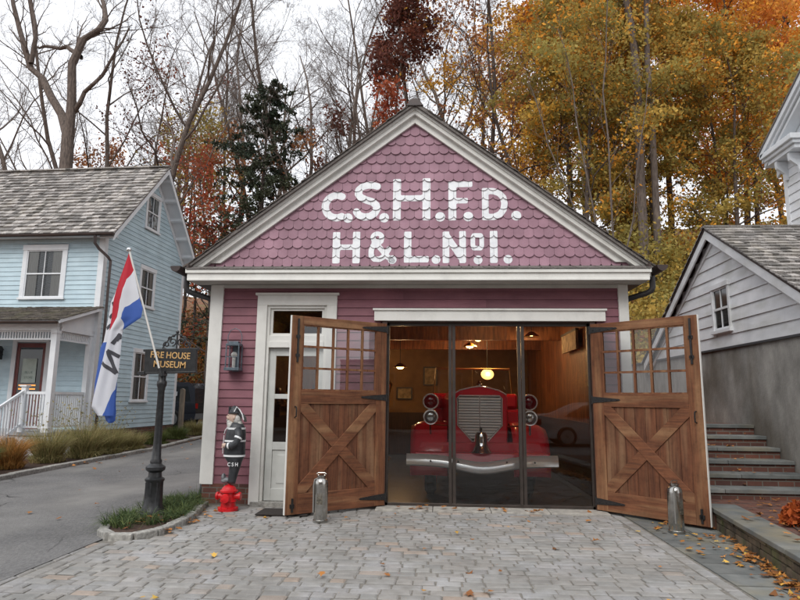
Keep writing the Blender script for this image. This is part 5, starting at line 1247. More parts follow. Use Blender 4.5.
def children(g, P, Rr, L_, nc, t0, t1, ang, lr, rr, up=0., shape=None):
    m, k, _ = P.shape; t = (np.arange(nc)[None, :] + g.uniform(0, 1, (m, nc))) / nc * (t1 - t0) + t0
    f = t * (k - 1); i = np.minimum(f.astype(int), k - 2); w = (f - i)[..., None]; mi = np.arange(m)[:, None]
    A = P[mi, i]; B = P[mi, i + 1]; base = A * (1 - w) + B * w; d = B - A; d /= np.linalg.norm(d, axis=-1, keepdims=True) + 1e-9
    a, b = frames(d); az_ = g.uniform(0, 2 * pi, (m, 1)) + np.arange(nc)[None, :] * 2.4 + g.normal(0, .3, (m, nc)); th = g.normal(ang, .16, (m, nc))
    nd = d * np.cos(th)[..., None] + (a * np.cos(az_)[..., None] + b * np.sin(az_)[..., None]) * np.sin(th)[..., None]; nd[..., 2] += up
    nd /= np.linalg.norm(nd, axis=-1, keepdims=True)
    R1 = Rr[mi, i] * (1 - w[..., 0]) + Rr[mi, i + 1] * w[..., 0]
    sh = (1 - .55 * t) if shape is None else shape(t)
    return base.reshape(-1, 3), nd.reshape(-1, 3), (L_[:, None] * lr * sh * g.uniform(.75, 1.2, (m, nc))).reshape(-1), (R1 * rr * g.uniform(.8, 1.1, (m, nc))).reshape(-1)
def leaf_quads(g, C, size, flat=.5):
    n = len(C); a = g.normal(0, 1, (n, 3)); a /= np.linalg.norm(a, axis=1, keepdims=True); nrm = g.normal(0, 1, (n, 3)); nrm[:, 2] += flat * 2
    b = np.cross(nrm, a); b /= np.linalg.norm(b, axis=1, keepdims=True) + 1e-9; s = size * g.uniform(.4, 1.7, (n, 1))
    return np.stack([C - a * s * .5, C - b * s * .32 + a * s * .05, C + a * s * .55, C + b * s * .32 + a * s * .05], 1)
def rand_tree(seed, Ht, r0, lv=((12, .3, 1, .75, .42, .45, .05), (7, .25, 1, .7, .5, .5, .1), (6, .2, 1, .65, .5, .55, .1), (5, .2, 1, .6, .5, .6, .05)), lean=(0, 0), jit=.05, jb=.14, upb=.06, shape=None, trunk_pts=None):
    g = np.random.default_rng(seed); out = []
    if trunk_pts is None:
        d = np.array([[lean[0], lean[1], 1.]]); d /= np.linalg.norm(d); L0 = np.array([float(Ht)])
        P, Q = grow(g, np.zeros((1, 3)), d, L0, np.array([r0]), .18, 12, jit, .03)
    else:
        P, Q, L0 = trunk_pts
    out.append((P, Q)); L_ = L0
    for li, (nc, t0, t1, ang, lr, rr, up) in enumerate(lv):
        b, d, L_, r = children(g, P, Q, L_, nc, t0, t1, ang, lr, rr, up, shape if li == 0 else None)
        r = np.maximum(r, .006); k = (8, 6, 5, 4)[min(li, 3)]
        P, Q = grow(g, b, d, L_, r, .3, k, jb, upb); out.append((P, Q))
    return g, out
def tree_thing(name, label, x, y, g, out, bark, leaves=None, group=None, rz=0., sc=1.):
    t = thing(name, label, 'tree', (x, y, H(x, y) - .3), rz, group); t.scale = (sc, sc, sc)
    ns = (10, 6, 4, 3, 3)
    quads_obj('trunk', tubes(*out[0], ns[0]), bark, t)
    quads_obj('branches', np.concatenate([tubes(P, Q, ns[i + 1]) for i, (P, Q) in enumerate(out[1:])]), bark, t)
    if leaves:
        for (m_, Q, ti, to) in leaves: quads_obj('crown', Q, m_, t, ti, to)
    return t
def leaf_set(g, out, n, size, sig, m_, lvl=-1, tone_by=2, zlo=None, keep=1., flat=.4):
    P, _ = out[lvl]; m, k, _ = P.shape; bi = g.integers(0, m, n); f = g.uniform(.1, 1, n) * (k - 1); i = np.minimum(f.astype(int), k - 2); w = (f - i)[:, None]
    C = P[bi, i] * (1 - w) + P[bi, i + 1] * w + g.normal(0, sig, (n, 3))
    parent = bi // max(1, m // max(1, len(out[tone_by][0]))); pv = g.uniform(0, 1, len(out[tone_by][0]) + 1); pt = g.uniform(0, 1, len(out[tone_by][0]) + 1)
    dens = g.uniform(0, 1, len(pv)); sel = dens[parent] < keep
    if zlo is not None: sel &= C[:, 2] > zlo
    C = C[sel]; parent = parent[sel]
    return (m_, leaf_quads(g, C, size, flat), np.clip(pv[parent] * .5 + g.uniform(0, .5, len(C)), 0, 1), np.clip(pt[parent] * 1.1 - .2 + g.normal(0, .18, len(C)), 0, 1))
def leafmat(name, c1, c2, tint=.4, tr=.45): return mat(name, c1, None, rough=.65, tint=tint, tintcol=c2, trans=tr, spec=.2)
AMBL = leafmat('amber_leaves', s2l(236, 174, 72), s2l(212, 142, 64)); GOLDL = leafmat('gold_leaves', s2l(242, 190, 80), s2l(196, 156, 70)); OLIVE = leafmat('olive_yellow_leaves', s2l(156, 146, 84), s2l(196, 164, 84)); ORANGE = leafmat('orange_leaves', s2l(216, 136, 72), s2l(228, 170, 76))
REDL = leafmat('red_orange_leaves', s2l(162, 80, 60), s2l(176, 108, 72)); PURP = leafmat('purple_brown_leaves', s2l(106, 66, 58), s2l(128, 76, 58)); RUST = leafmat('rust_brown_leaves', s2l(146, 98, 70), s2l(182, 126, 74)); FIRG = leafmat('dark_fir_needles', s2l(56, 68, 56), s2l(82, 86, 66), tr=.15)

# bare trees
BL = ((11, .28, 1, .85, .42, .52, .1), (9, .2, 1, .75, .50, .52, .08), (8, .15, 1, .75, .5, .55, .05), (6, .15, 1, .7, .55, .6, .0))
bare = []
for sd_, Ht, r0, lean in ((3, 24, .26, (.02, 0)), (8, 23, .2, (-.08, .05)), (14, 25, .22, (.1, 0)), (21, 21, .17, (-.03, 0))):
    bare.append((rand_tree(sd_, Ht, r0, BL, lean, jit=.09, jb=.2, upb=.075), Ht))
spots = [ # x, y, variant, rz, scale, label
 (-15.9, 22.5, 0, .3, 1.0, 'bare grey tree rising straight behind the blue house ridge'),
 (-19.6, 27, 1, 1.3, 1.05, 'bare tree just right of the big forked tree'),
 (-24.5, 29, 2, 2.2, 1.05, 'bare tree at the left edge behind the forked tree'),
 (-12.8, 29, 3, .9, 1.25, 'slim bare tree between the blue house peak and the red maple'),
 (-10.9, 25, 0, 2.4, .98, 'bare tree standing behind the red maple'),
 (-7.4, 21.5, 1, 4.2, 1.02, 'bare many limbed tree just right of the dark fir'),
 (-5.6, 22.5, 2, 5.4, .95, 'bare tree leaning right beside the fire house roof slope'),
 (-3.6, 27, 3, 1.1, 1.1, 'bare tree left of the purple brown tree'),
 (.9, 27, 1, .1, 1.0, 'bare twiggy tree right above the fire house peak'),
 (2.3, 31, 0, 3.0, 1.1, 'bare tree behind the rust brown tree'),
 (-29, 33, 0, 4.0, 1.1, 'bare tree beyond the left edge of the photo'),
 (-22, 38, 3, 5.0, 1.25, 'distant bare tree behind the forked tree'),
 (-16, 40, 2, .7, 1.2, 'distant bare tree over the blue house roof'),
 (-9, 40, 1, 2.0, 1.2, 'distant bare tree behind the fir'),
 (-2, 40, 0, 1.6, 1.2, 'distant bare tree behind the purple brown tree'),
 (4, 42, 3, .4, 1.3, 'distant bare tree behind the gold trees'),
 (-26, 44, 1, 2.4, 1.3, 'far bare tree on the ridge at the left edge'), (-19, 46, 3, 3.4, 1.3, 'far bare tree on the ridge over the roof middle'), (-13, 35, 1, 4.6, 1.1, 'bare tree on the slope over the blue house peak'), (-6.5, 33, 3, 5.6, 1.1, 'bare tree on the slope right of the fir'), (-12, 47, 0, 5.1, 1.3, 'far bare tree on the ridge left of the fir'), (-5, 48, 2, 1.9, 1.3, 'far bare tree on the ridge right of the fir')]
protos = {}
for (x, y, v, rz, sc, lab) in spots:
    (g_, out_), Ht = bare[v]
    if v not in protos:
        o = tree_thing('bare_tree', lab, x, y, g_, out_, BARK, None, 'bare trees on the hill', rz, sc); protos[v] = o
    else:
        o = copy_tree(protos[v]); o.location = (x, y, H(x, y) - .3); o.rotation_euler = (0, 0, rz); o.scale = (sc, sc, sc); o['label'] = lab

# the big forked tree: limbs laid out one by one
def limb(pts, r0, r1, k=9):
    pts = np.array(pts, float); s = np.linspace(0, len(pts) - 1, k); i = np.minimum(s.astype(int), len(pts) - 2); w = (s - i)[:, None]
    return pts[i] * (1 - w) + pts[i + 1] * w, np.linspace(r0, r1, k)
fx, fy = -20.3, 22.0; fz = H(fx, fy) - .3
loc = lambda X, Z, dy=0: (X - fx, dy, Z - fz)
limbs = [limb([loc(-20.2, fz), loc(-20.3, 8), loc(-20.2, 14.2), loc(-20.3, 16.2)], .40, .31),
 limb([loc(-20.3, 15.8), loc(-21.2, 17.6, .3), loc(-22.4, 19.4, .6), loc(-23.3, 20.4, .6), loc(-23.9, 21.8, .4), loc(-24.3, 23.5, 0), loc(-24.9, 26, 0)], .26, .10),
 limb([loc(-20.2, 15.8), loc(-20.0, 18.4, -.3), loc(-20.0, 20.4, -.5), loc(-19.2, 21.8, -.5), loc(-18.5, 22.3, -.4), loc(-18.7, 23.4, -.3), loc(-19.4, 24.8, 0), loc(-19.2, 26.5, .2)], .27, .09),
 limb([loc(-20.0, 20.6), loc(-21.0, 21.4, .4), loc(-22.6, 21.7, .8), loc(-23.6, 22.0, 1)], .15, .06),
 limb([loc(-23.3, 20.6, .5), loc(-23.0, 22.5, .2), loc(-23.6, 24.5, .1), loc(-23.3, 26.5, 0)], .15, .05),
 limb([loc(-20.1, 17.2), loc(-18.9, 18.4, -.6), loc(-17.6, 19.6, -1), loc(-16.5, 21.4, -1.4)], .14, .04)]
PP = np.array([l[0] for l in limbs]); RR = np.array([l[1] for l in limbs]); PP[1:, 1:-1] += nrng.normal(0, .07, PP[1:, 1:-1].shape)
LL = np.array([6., 9, 11, 5, 7, 7])
gq, oq = rand_tree(77, 0, 0, ((10, .25, 1, .7, .32, .35, .15), (6, .2, 1, .65, .5, .5, .1), (5, .2, 1, .6, .5, .55, .05)), trunk_pts=(PP[1:], RR[1:], LL[1:]))
t = thing('forked_tree', 'big old tree forking into two thick limbs above the blue house roof', 'tree', (fx, fy, fz))
quads_obj('trunk', tubes(PP[:1], RR[:1], 12), BARK, t); quads_obj('limbs', tubes(*oq[0], 9), BARK, t); quads_obj('branches', np.concatenate([tubes(P, Q, 4 if i == 0 else 3) for i, (P, Q) in enumerate(oq[1:])]), BARK, t)

def leafy(name, lab, x, y, seed, Ht, r0, n, size, m_, sig=.35, lv=None, keep=.9, zlo=None, bark=BARKD, group=None, shape=None, lean=(0, 0), rz=0, extra=None):
    lv = lv or ((16, .18, 1, .95, .34, .42, .08), (7, .2, 1, .75, .5, .5, .05), (5, .2, 1, .7, .5, .55, .02))
    g, out = rand_tree(seed, Ht, r0, lv, lean, shape=shape)
    L1 = [leaf_set(g, out, n, size, sig, m_, keep=keep, zlo=zlo)]
    if extra: L1.append(leaf_set(g, out, extra[1], size, sig, extra[0], keep=.6, zlo=extra[2] if len(extra) > 2 else zlo))
    return tree_thing(name, lab, x, y, g, out, bark, L1, group, rz)
rnd = lambda t: .35 + .65 * np.sin(np.clip(t, 0, 1) * pi) ** .8
mid = lambda t: .45 + .6 * np.sin(np.clip(t * 1.1, 0, 1) * pi)
leafy('red_maple', 'slim maple with sparse red orange leaves between the blue house and the fir', -10.9, 20.5, 31, 14.2, .12, 6000, .15, REDL, sig=.25, keep=.65)
leafy('red_maple', 'lower orange red maple in the gap between the blue house and the fire house', -9.6, 23.5, 35, 8.5, .10, 8000, .15, RUST, sig=.3, keep=.9)
leafy('orange_tree', 'small orange tree peeping over the blue house roof at left', -22.5, 31, 36, 14, .12, 6000, .16, RUST, sig=.35, keep=.7)
leafy('olive_tree', 'thin yellow brown tree peeping over the blue house roof ridge', -16.5, 30, 37, 14.5, .12, 7000, .16, OLIVE, sig=.35, keep=.6)
leafy('brown_tree', 'tree with a few dry brown leaves beside the forked tree', -17.8, 25, 38, 20, .14, 6500, .13, PURP, sig=.35, keep=.55, bark=BARK)
leafy('purple_brown_tree', 'tree with a dense purple brown crown above the fire house peak', -1.75, 23.5, 41, 21.6, .16, 8500, .16, PURP, sig=.24, lv=((12, .72, .98, .9, .085, .45, .2), (8, .2, 1, .8, .55, .5, .05), (6, .2, 1, .7, .55, .55, .0)), keep=1., bark=BARK, shape=lambda t: .5 + .9 * np.sin(np.clip((t - .68) / .32, 0, 1) * pi))
leafy('red_oak', 'orange red tree just behind the fire house peak', -1.6, 21.5, 43, 16.2, .12, 4500, .16, REDL, sig=.3, keep=.8, lv=((14, .5, 1, .9, .15, .45, .1), (7, .2, 1, .75, .5, .5, .05), (5, .2, 1, .7, .5, .55, .02)))
leafy('rust_tree', 'tall rust brown tree left of the gold trees', 3.2, 23, 45, 22.0, .16, 11000, .14, RUST, sig=.3, keep=.5, bark=BARKD)
leafy('orange_tree', 'thin orange tree low behind the left roof slope', -5.2, 24, 47, 14, .1, 3500, .16, RUST, sig=.3, keep=.5)
leafy('olive_tree', 'small olive brown tree low behind the roof ridge of the blue house', -14.2, 26.5, 64, 14.5, .1, 6500, .15, OLIVE, sig=.3, keep=.7)
leafy('red_maple', 'rusty maple behind the slim red maple', -11.8, 26, 65, 14.5, .1, 5000, .16, RUST, sig=.3, keep=.6)
leafy('brown_tree', 'brown leaved tree between the fir and the roof slope', -6.3, 26, 66, 15, .1, 6500, .15, PURP, sig=.3, keep=.6)
# gold and olive trees on the right: four crowns grown, then copied
gold_spots = [
 ('gold_maple', 'gold leaved tree nearest the roof slope', 7.2, 22, 0, 0), ('rust_maple', 'rust orange tree over the middle of the right roof slope', 4.6, 20.5, 4, 3.0), ('gold_maple', 'gold tree behind the bare double trunk', 9.2, 25, 1, 1.0), ('gold_maple', 'tall gold tree over the garage ridge', 12.6, 23, 0, 2.2),
 ('gold_maple', 'gold tree above the tall pale house cornice', 17.0, 24, 1, 3.3), ('olive_maple', 'olive yellow tree low behind the right roof slope', 6.6, 16.5, 2, .3), ('olive_maple', 'olive tree between the gutter and the garage peak', 9.6, 17.5, 2, 2.0),
 ('orange_maple', 'orange tree beside the tall pale house', 15.2, 19.5, 3, .8), ('gold_maple', 'gold tree filling the top right corner', 21, 25, 1, 4.4), ('olive_maple', 'olive tree right behind the garage roof', 12.8, 17, 2, 4.0),
 ('gold_maple', 'gold tree highest on the hill at the right', 14, 32, 1, 5.0), ('gold_maple', 'far gold tree behind the double trunk', 8.0, 33, 0, 3.6), ('gold_maple', 'gold tree between the tall pale house and the orange tree', 18.8, 22, 1, 2.9), ('olive_maple', 'olive tree just behind the garage peak', 12.2, 15.6, 2, 1.2), ('olive_maple', 'olive tree rising behind the right gutter', 7.6, 20, 2, 5.2), ('rust_maple', 'rust gold tree between the gold crowns and the rust tree', 5.0, 27, 4, 1.2), ('gold_maple', 'far right gold tree high on the hill', 24, 33, 1, .4)]
specs = [(51, 22, .17, 26000, .145, GOLDL, OLIVE), (52, 21.5, .18, 27000, .145, AMBL, GOLDL), (53, 12.5, .12, 25000, .125, OLIVE, AMBL), (54, 15.5, .13, 26000, .13, ORANGE, GOLDL), (55, 19, .14, 9000, .14, RUST, GOLDL)]
pr_ = {}
for (nm_, lab, x, y, v, rz) in gold_spots:
    if v not in pr_:
        s_ = specs[v]; pr_[v] = leafy(nm_, lab, x, y, s_[0], s_[1], s_[2], s_[3], s_[4], s_[5], sig=(.28, .28, .12), keep=.78, group='autumn trees on the right hillside', rz=rz, extra=(s_[6], s_[3] // 4), lv=((20, .12, 1, 1.15, .36, .40, .12), (8, .2, 1, .85, .48, .5, .0), (5, .2, 1, .7, .5, .55, -.03)), shape=rnd)
    else:
        o = copy_tree(pr_[v]); o.name = nm_; o.location = (x, y, H(x, y) - .3); o.rotation_euler = (0, 0, rz); o['label'] = lab; k_ = rng.uniform(.92, 1.1); o.scale = (k_, k_, k_)
# double trunk in front of the gold crowns, and thin stems
def stems(name, lab, x, y, defs, seed, r):
    fz_ = H(x, y) - .3; ls = [limb(p, r_, r_ * .35) for p, r_ in defs]; P0 = np.array([l[0] for l in ls]); R0 = np.array([l[1] for l in ls]); P0[:, 1:] += nrng.normal(0, .06, P0[:, 1:].shape)
    g, o = rand_tree(seed, 0, 0, r, trunk_pts=(P0, R0, np.array([p[-1][2] - p[0][2] for p, _ in defs], float)))
    t = thing(name, lab, 'tree', (x, y, fz_)); quads_obj('trunk', tubes(*o[0], 9), BARK, t); quads_obj('branches', np.concatenate([tubes(P, Q, 4 if i == 0 else 3) for i, (P, Q) in enumerate(o[1:])]), BARK, t); return t
BR = ((8, .35, 1, .6, .22, .4, .15), (6, .2, 1, .6, .5, .5, .1), (5, .2, 1, .6, .5, .55, .05))
stems('double_trunk_tree', 'tall grey tree with two close trunks before the gold leaves', 8.55, 15.2, [([(0, 0, 0), (.1, 0, 8), (.0, 0, 12), (-.5, 0, 15), (-.9, .2, 19), (-1.2, .2, 22)], .19), ([(.5, .1, 0), (.55, .1, 8), (.6, .1, 13), (.9, 0, 17), (1.3, -.1, 22)], .15), ([(0, 0, 13.5), (-1.2, .2, 15.5), (-2.4, .3, 17.5), (-3.4, .4, 20)], .12)], 61, BR)
stems('slender_tree', 'clump of slender pale stems above the right gutter', 6.3, 12.6, [([(0, 0, 0), (-.3, 0, 4), (-.9, 0, 9), (-1.3, 0, 12)], .04), ([(.2, 0, 0), (.3, 0, 5), (.2, .1, 10), (.5, 0, 13.5)], .045), ([(.4, .2, 0), (.9, .1, 4), (1.5, 0, 8), (2.0, 0, 10.5)], .035), ([(0, .2, 0), (-.8, .1, 4), (-2.0, 0, 8), (-2.6, 0, 10)], .04)], 62, ((9, .2, 1, .5, .22, .4, .15), (5, .2, 1, .6, .5, .5, .1)))

# dark fir
t = thing('dark_fir', 'dark green fir with drooping boughs left of the fire house roof', 'tree', (-9.1, 22.0, H(-9.1, 22) - .3))
g = np.random.default_rng(91); P0, Q0 = grow(g, np.zeros((1, 3)), np.array([[0, 0, 1.]]), np.array([18.6]), np.array([.2]), .1, 14, .012, .02); quads_obj('trunk', tubes(P0, Q0, 8), BARKD, t)
b, d, L_, r = children(g, P0, Q0, np.array([18.6]), 190, .10, .99, 1.5, .27, .25, .0, lambda t: np.clip(1.08 - t, .05, 1) ** .65 * g.uniform(.45, 1.3, t.shape)); P1, Q1 = grow(g, b, d, L_, np.maximum(r, .012), .3, 6, .06, -.05)
b, d, L2, r = children(g, P1, Q1, L_, 9, .15, 1, .8, .26, .5, -.35); P2_, Q2 = grow(g, b, d, L2, np.maximum(r, .008), .4, 4, .08, -.12)
quads_obj('branches', np.concatenate([tubes(P1, Q1, 4), tubes(P2_, Q2, 3)]), BARKD, t)
o_ = [(P0, Q0), (P1, Q1), (P2_, Q2)]; ls = leaf_set(g, o_, 42000, .12, (.07, .07, .06), FIRG, tone_by=1, keep=.93, flat=.8); quads_obj('crown', ls[1], FIRG, t, ls[2], ls[3])

# undergrowth on the hillside: one mass nobody could count
def scatter_mass(name, lab, x0, x1, y0, y1, n, size, m_, hgt, seed, cond=lambda x, y: True):
    g = np.random.default_rng(seed); nc = n // 60; cx = g.uniform(x0, x1, nc); cy = g.uniform(y0, y1, nc); ch = g.uniform(.25, 1, nc) * hgt; C = []; ti = []; to = []
    for i in range(nc):
        if not cond(cx[i], cy[i]): continue
        k = 60; r = g.normal(0, .42, (k, 3)) * np.array([1, 1, .6]); p = np.array([cx[i], cy[i], H(cx[i], cy[i]) + ch[i] * g.uniform(.2, 1)]) + r; C.append(p); ti.append(np.clip(g.uniform(0, .5) + g.uniform(0, .5, k), 0, 1)); to.append(np.clip(g.uniform(-.2, 1) + g.normal(0, .15, k), 0, 1))
    C = np.concatenate(C); o = quads_obj(name, leaf_quads(g, C, size), m_, None, np.concatenate(ti), np.concatenate(to)); return tag(o, lab, 'undergrowth', kind='stuff')
scatter_mass('undergrowth', 'olive and yellow undergrowth on the slope behind the fire house', 3.3, 15, 8.6, 19, 46000, .13, OLIVE, 3.4, 5, lambda x, y: y > 8.6 or x > 9)
scatter_mass('undergrowth', 'orange brown undergrowth on the slope left of the fire house', -18, -4, 20.5, 30, 32000, .14, mat('russet_leaves', s2l(150, 88, 46), None, rough=.65, tint=.35, tintcol=s2l(112, 98, 50), trans=.3, spec=.2), 2.6, 6)

# ------------------------------------------------------------------ grasses, bed plants, fallen leaves
def blades(g, n, r, h, w, spread, droop=.5, k=5, flatz=0.):
    a = g.uniform(0, 2 * pi, n); rr = np.sqrt(g.uniform(0, 1, n)) * r; bx, by = rr * np.cos(a), rr * np.sin(a); a2 = a + g.normal(0, .7, n); sp = np.abs(g.normal(spread, spread * .4, n)); hh = h * g.uniform(.6, 1.1, n)
    t = np.linspace(0, 1, k); X = bx[:, None] + np.cos(a2)[:, None] * sp[:, None] * hh[:, None] * t[None] ** 1.7; Y_ = by[:, None] + np.sin(a2)[:, None] * sp[:, None] * hh[:, None] * t[None] ** 1.7; Z = hh[:, None] * (t[None] - droop * sp[:, None] * t[None] ** 3)
    Z = np.maximum(Z, .01); pa = g.uniform(0, 2 * pi, n); px_, py_ = np.cos(pa), np.sin(pa); ww = w * (1 - t * .85)
    A = np.stack([X - px_[:, None] * ww, Y_ - py_[:, None] * ww, Z], -1); B = np.stack([X + px_[:, None] * ww, Y_ + py_[:, None] * ww, Z], -1)
    Q = np.stack([A[:, :-1], B[:, :-1], B[:, 1:], A[:, 1:]], 2).reshape(-1, 4, 3); return Q, np.repeat(g.uniform(0, 1, n), k - 1), np.repeat(g.uniform(0, 1, n), k - 1)
TAN = leafmat('tan_grass', s2l(176, 160, 116), s2l(122, 124, 78), tr=.3); STRAW = leafmat('straw_orange_grass', s2l(186, 134, 76), s2l(150, 120, 70), tr=.2); GREEN = leafmat('green_grass', s2l(78, 96, 56), s2l(112, 116, 66), tr=.2); LIRI = leafmat('dark_green_blades', s2l(62, 82, 54), s2l(96, 106, 62), tr=.2)
clumps = [(-8.15, 5.7, .9, TAN, 'tall tan grass clump with seed heads beside the porch corner', .45), (-8.35, 4.6, 0.80, TAN, 'tan green grass clump below the porch post', .42), (-8.2, 6.9, .74, TAN, 'grass clump under the hanging flag', .42), (-8.35, 3.3, .72, STRAW, 'orange straw coloured grass clump near the porch steps', .35),
          (-8.3, 2.2, .7, GREEN, 'dark green leafy clump at the left edge', .4), (-8.9, 2.9, .8, STRAW, 'straw coloured clump at the far left behind the kerb', .35), (-8.2, 8.1, .55, TAN, 'low tan grass clump right of the flag', .4), (-8.2, 9.6, .45, GREEN, 'low green clump beside the wooden post', .4), (-8.3, 11.3, .45, GREEN, 'green clump farthest along the kerb', .4), (-8.25, 12.7, .55, TAN, 'small tan clump before the parked vehicle', .3)]
for i, (x, y, h, m_, lab, rad) in enumerate(clumps):
    g = np.random.default_rng(200 + i); t = thing('ornamental_grass', lab, 'grass clump', (x, y, H(-8, y) + .03), 0, 'grass clumps along the drive kerb')
    Q, ti, to = blades(g, 1200, rad * .62, h * 1.08, .007, .5, .5); Q5, t5, o5 = blades(g, 500, rad * .85, h * .4, .007, .8, .55); Q = np.concatenate([Q, Q5]); ti = np.concatenate([ti, t5]); to = np.concatenate([to, o5]); quads_obj('blades', Q, m_, t, ti, to)
    if m_ is TAN and h > .7:
        Q, ti, to = blades(g, 46, rad * .4, h * 1.7, .005, .35, .3); quads_obj('stalks', Q, TAN, t, ti, to)
        C = Q.reshape(46, 4, 4, 3)[:, 2:, 2].reshape(-1, 3); C = np.repeat(C, 5, 0) + g.normal(0, .012, (len(C) * 5, 3)); quads_obj('seed_heads', leaf_quads(g, C, .028), TAN, t, g.uniform(0, 1, len(C)), g.uniform(0, 1, len(C)))
g = np.random.default_rng(77); Qs = []; T1 = []; T2 = []
for _ in range(105):
    x, y = g.uniform(-3.66, -2.8), g.uniform(-2.2, .5)
    if not inside(ISLAND, x, y) or (x + 3.25) ** 2 + (y + 1.07) ** 2 < .04 or (x > -3.1 and y < -1.3 and g.uniform() < .8): continue
    Q, ti, to = blades(g, int(g.uniform(20, 75)), .07, g.uniform(.14, .27), .006, .95, .6); Qs.append(Q + np.array([x, y, .03])); T1.append(ti); T2.append(to)
tag(quads_obj('island_grass', np.concatenate(Qs), LIRI, None, np.concatenate(T1), np.concatenate(T2)), 'dark green arching grass in the bed round the sign post', 'grass', kind='stuff')
# fallen leaves
def fallen(name, lab, spots_, m_, size, seed):  # one mass of single leaves
    g = np.random.default_rng(seed); C = []
    for (n, fx_, zf_) in spots_:
        for _ in range(n):
            x, y = fx_(g); C.append((x, y, zf_(x, y) + g.uniform(.008, .03)))
    C = np.array(C); n = len(C); a = g.uniform(0, 2 * pi, n); s = size * g.uniform(.5, 1.2, n); t1 = g.normal(0, .35, n); t2 = g.normal(0, .35, n)
    ring = []
    outl = [(0, -.5), (.35, -.15), (.22, .02), (.5, .25), (.15, .25), (0, .6), (-.15, .25), (-.5, .25), (-.22, .02), (-.35, -.15)]
    V = []; F = []
    for i in range(n):
        b_ = len(V)
        for (u, v) in outl:
            X = u * s[i]; Yv = v * s[i]; V.append((C[i][0] + X * cos(a[i]) - Yv * sin(a[i]), C[i][1] + X * sin(a[i]) + Yv * cos(a[i]), C[i][2] + abs(X) * t1[i] + Yv * t2[i] * .5 + .006))
        F.append(tuple(range(b_, b_ + 10)))
    return tag(mesh_obj(name, V, F, m_, None, False, g.uniform(0, 1, n), g.uniform(0, 1, n)), lab, 'fallen leaves', kind='stuff')
FALL = leafmat('fallen_leaf_brown', s2l(188, 128, 66), s2l(128, 84, 52), tint=.3, tr=.1); FALLY = leafmat('fallen_leaf_yellow', s2l(206, 172, 84), s2l(196, 140, 64), tint=.25, tr=.1)
zero = lambda x, y: 0.
def wline(g): # along the foot of the low wall
    s_ = g.beta(2.6, 1.4) * 4.6 + .2; p = A_ + dd * s_; o_ = -abs(g.normal(0, .13)) * (.3 + s_ * .22) - .02; return p.x + nn.x * o_, p.y + nn.y * o_
fallen('fallen_leaves', 'brown and orange leaves fallen over paving, steps and kerbs', [
 (330, wline, zero), (20, lambda g: (g.uniform(-2.6, 2.7), g.uniform(-6, -.5)), zero), (26, lambda g: (g.uniform(-.4, 2.5), g.uniform(-.32, -.1)), lambda x, y: .02), (60, lambda g: (g.uniform(-3.2, -2.5), g.uniform(-2.0, -.25)), lambda x, y: .04 if x < -2.8 else .0),
 (70, lambda g: (g.uniform(3.9, 5.4), g.uniform(-3.2, -.35)), lambda x, y: .25), (45, lambda g: (g.uniform(3.3, 5.4), g.uniform(-.3, 1.8)), lambda x, y: next((z for yy, z in zip(ys_[::-1], zt[::-1]) if y > yy), .25)),
 (160, lambda g: (g.uniform(3.6, 5.4), g.uniform(-5, -1.7)), lambda x, y: .262), (60, lambda g: (-7.5 + g.normal(0, .12), g.uniform(0, 13)), lambda x, y: H(-8, y) + .01), (30, lambda g: (g.uniform(-7.3, -3.4), g.uniform(-3, 10)), lambda x, y: H(-8, y) + .005), (30, lambda g: (g.uniform(2.9, 3.5), g.uniform(-3, -.6)), zero)], FALL, .085, 9)
fallen('fallen_leaves', 'yellow leaves fallen on the cobbles and walk', [(13, lambda g: (g.uniform(-2.6, 2.9), g.uniform(-5.4, -.5)), zero), (30, wline, zero), (15, lambda g: (g.uniform(2.9, 3.4), g.uniform(-3, -.6)), zero)], FALLY, .08, 10)
# bronze orange chrysanthemum
t = thing('chrysanthemum', 'round bronze orange chrysanthemum plant in the flower bed', 'plant', (4.2, -2.05, .26)); g = np.random.default_rng(5); n = 900
v_ = g.normal(0, 1, (n, 3)); v_ /= np.linalg.norm(v_, axis=1, keepdims=True); v_[:, 2] = np.abs(v_[:, 2]); C = v_ * np.array([.25, .25, .24]) * g.uniform(.8, 1.05, (n, 1))
quads_obj('blooms', leaf_quads(g, C, .055), leafmat('bronze_petals', s2l(186, 98, 48), s2l(150, 70, 40)), t, g.uniform(0, 1, n), g.uniform(0, 1, n))
C = v_[:500] * np.array([.2, .2, .2]) * g.uniform(.3, .95, (500, 1)); quads_obj('leaves', leaf_quads(g, C, .06), LIRI, t, g.uniform(0, 1, 500), g.uniform(0, 1, 500))
# wooden post, hedge
t = MB(); t.box(-.075, .075, -.075, .075, 0, 1.62); t.prism([(-.075, 1.62), (.075, 1.62), (0, 1.66)], -.075, .075); o = t.build('wooden_post', mat('weathered_post', s2l(150, 138, 122), s2l(116, 106, 94), rough=.9, scale=6, stretch=(4, 4, .6), bump=.4), None, bevel=.006)
o.location = (-9.0, 13.2, H(-8, 13.2)); tag(o, 'weathered square wooden post at the far corner of the blue house', 'post')
t = thing('clipped_hedge', 'clipped green hedge behind the parked dark vehicle', 'hedge', (-12, 20.3, H(-12, 20.3))); g = np.random.default_rng(15); C = np.stack([g.uniform(-4, 5, 14000), g.uniform(-.5, .5, 14000), g.uniform(0, 1.55, 14000)], 1)
quads_obj('foliage', leaf_quads(g, C, .10), leafmat('hedge_green', s2l(74, 96, 52), s2l(100, 112, 58)), t, g.uniform(0, 1, 14000), g.uniform(0, .6, 14000))
m = MB(); m.box(-4, 5, -.42, .42, 0, 1.45); m.build('inner_twigs', SOIL, t)

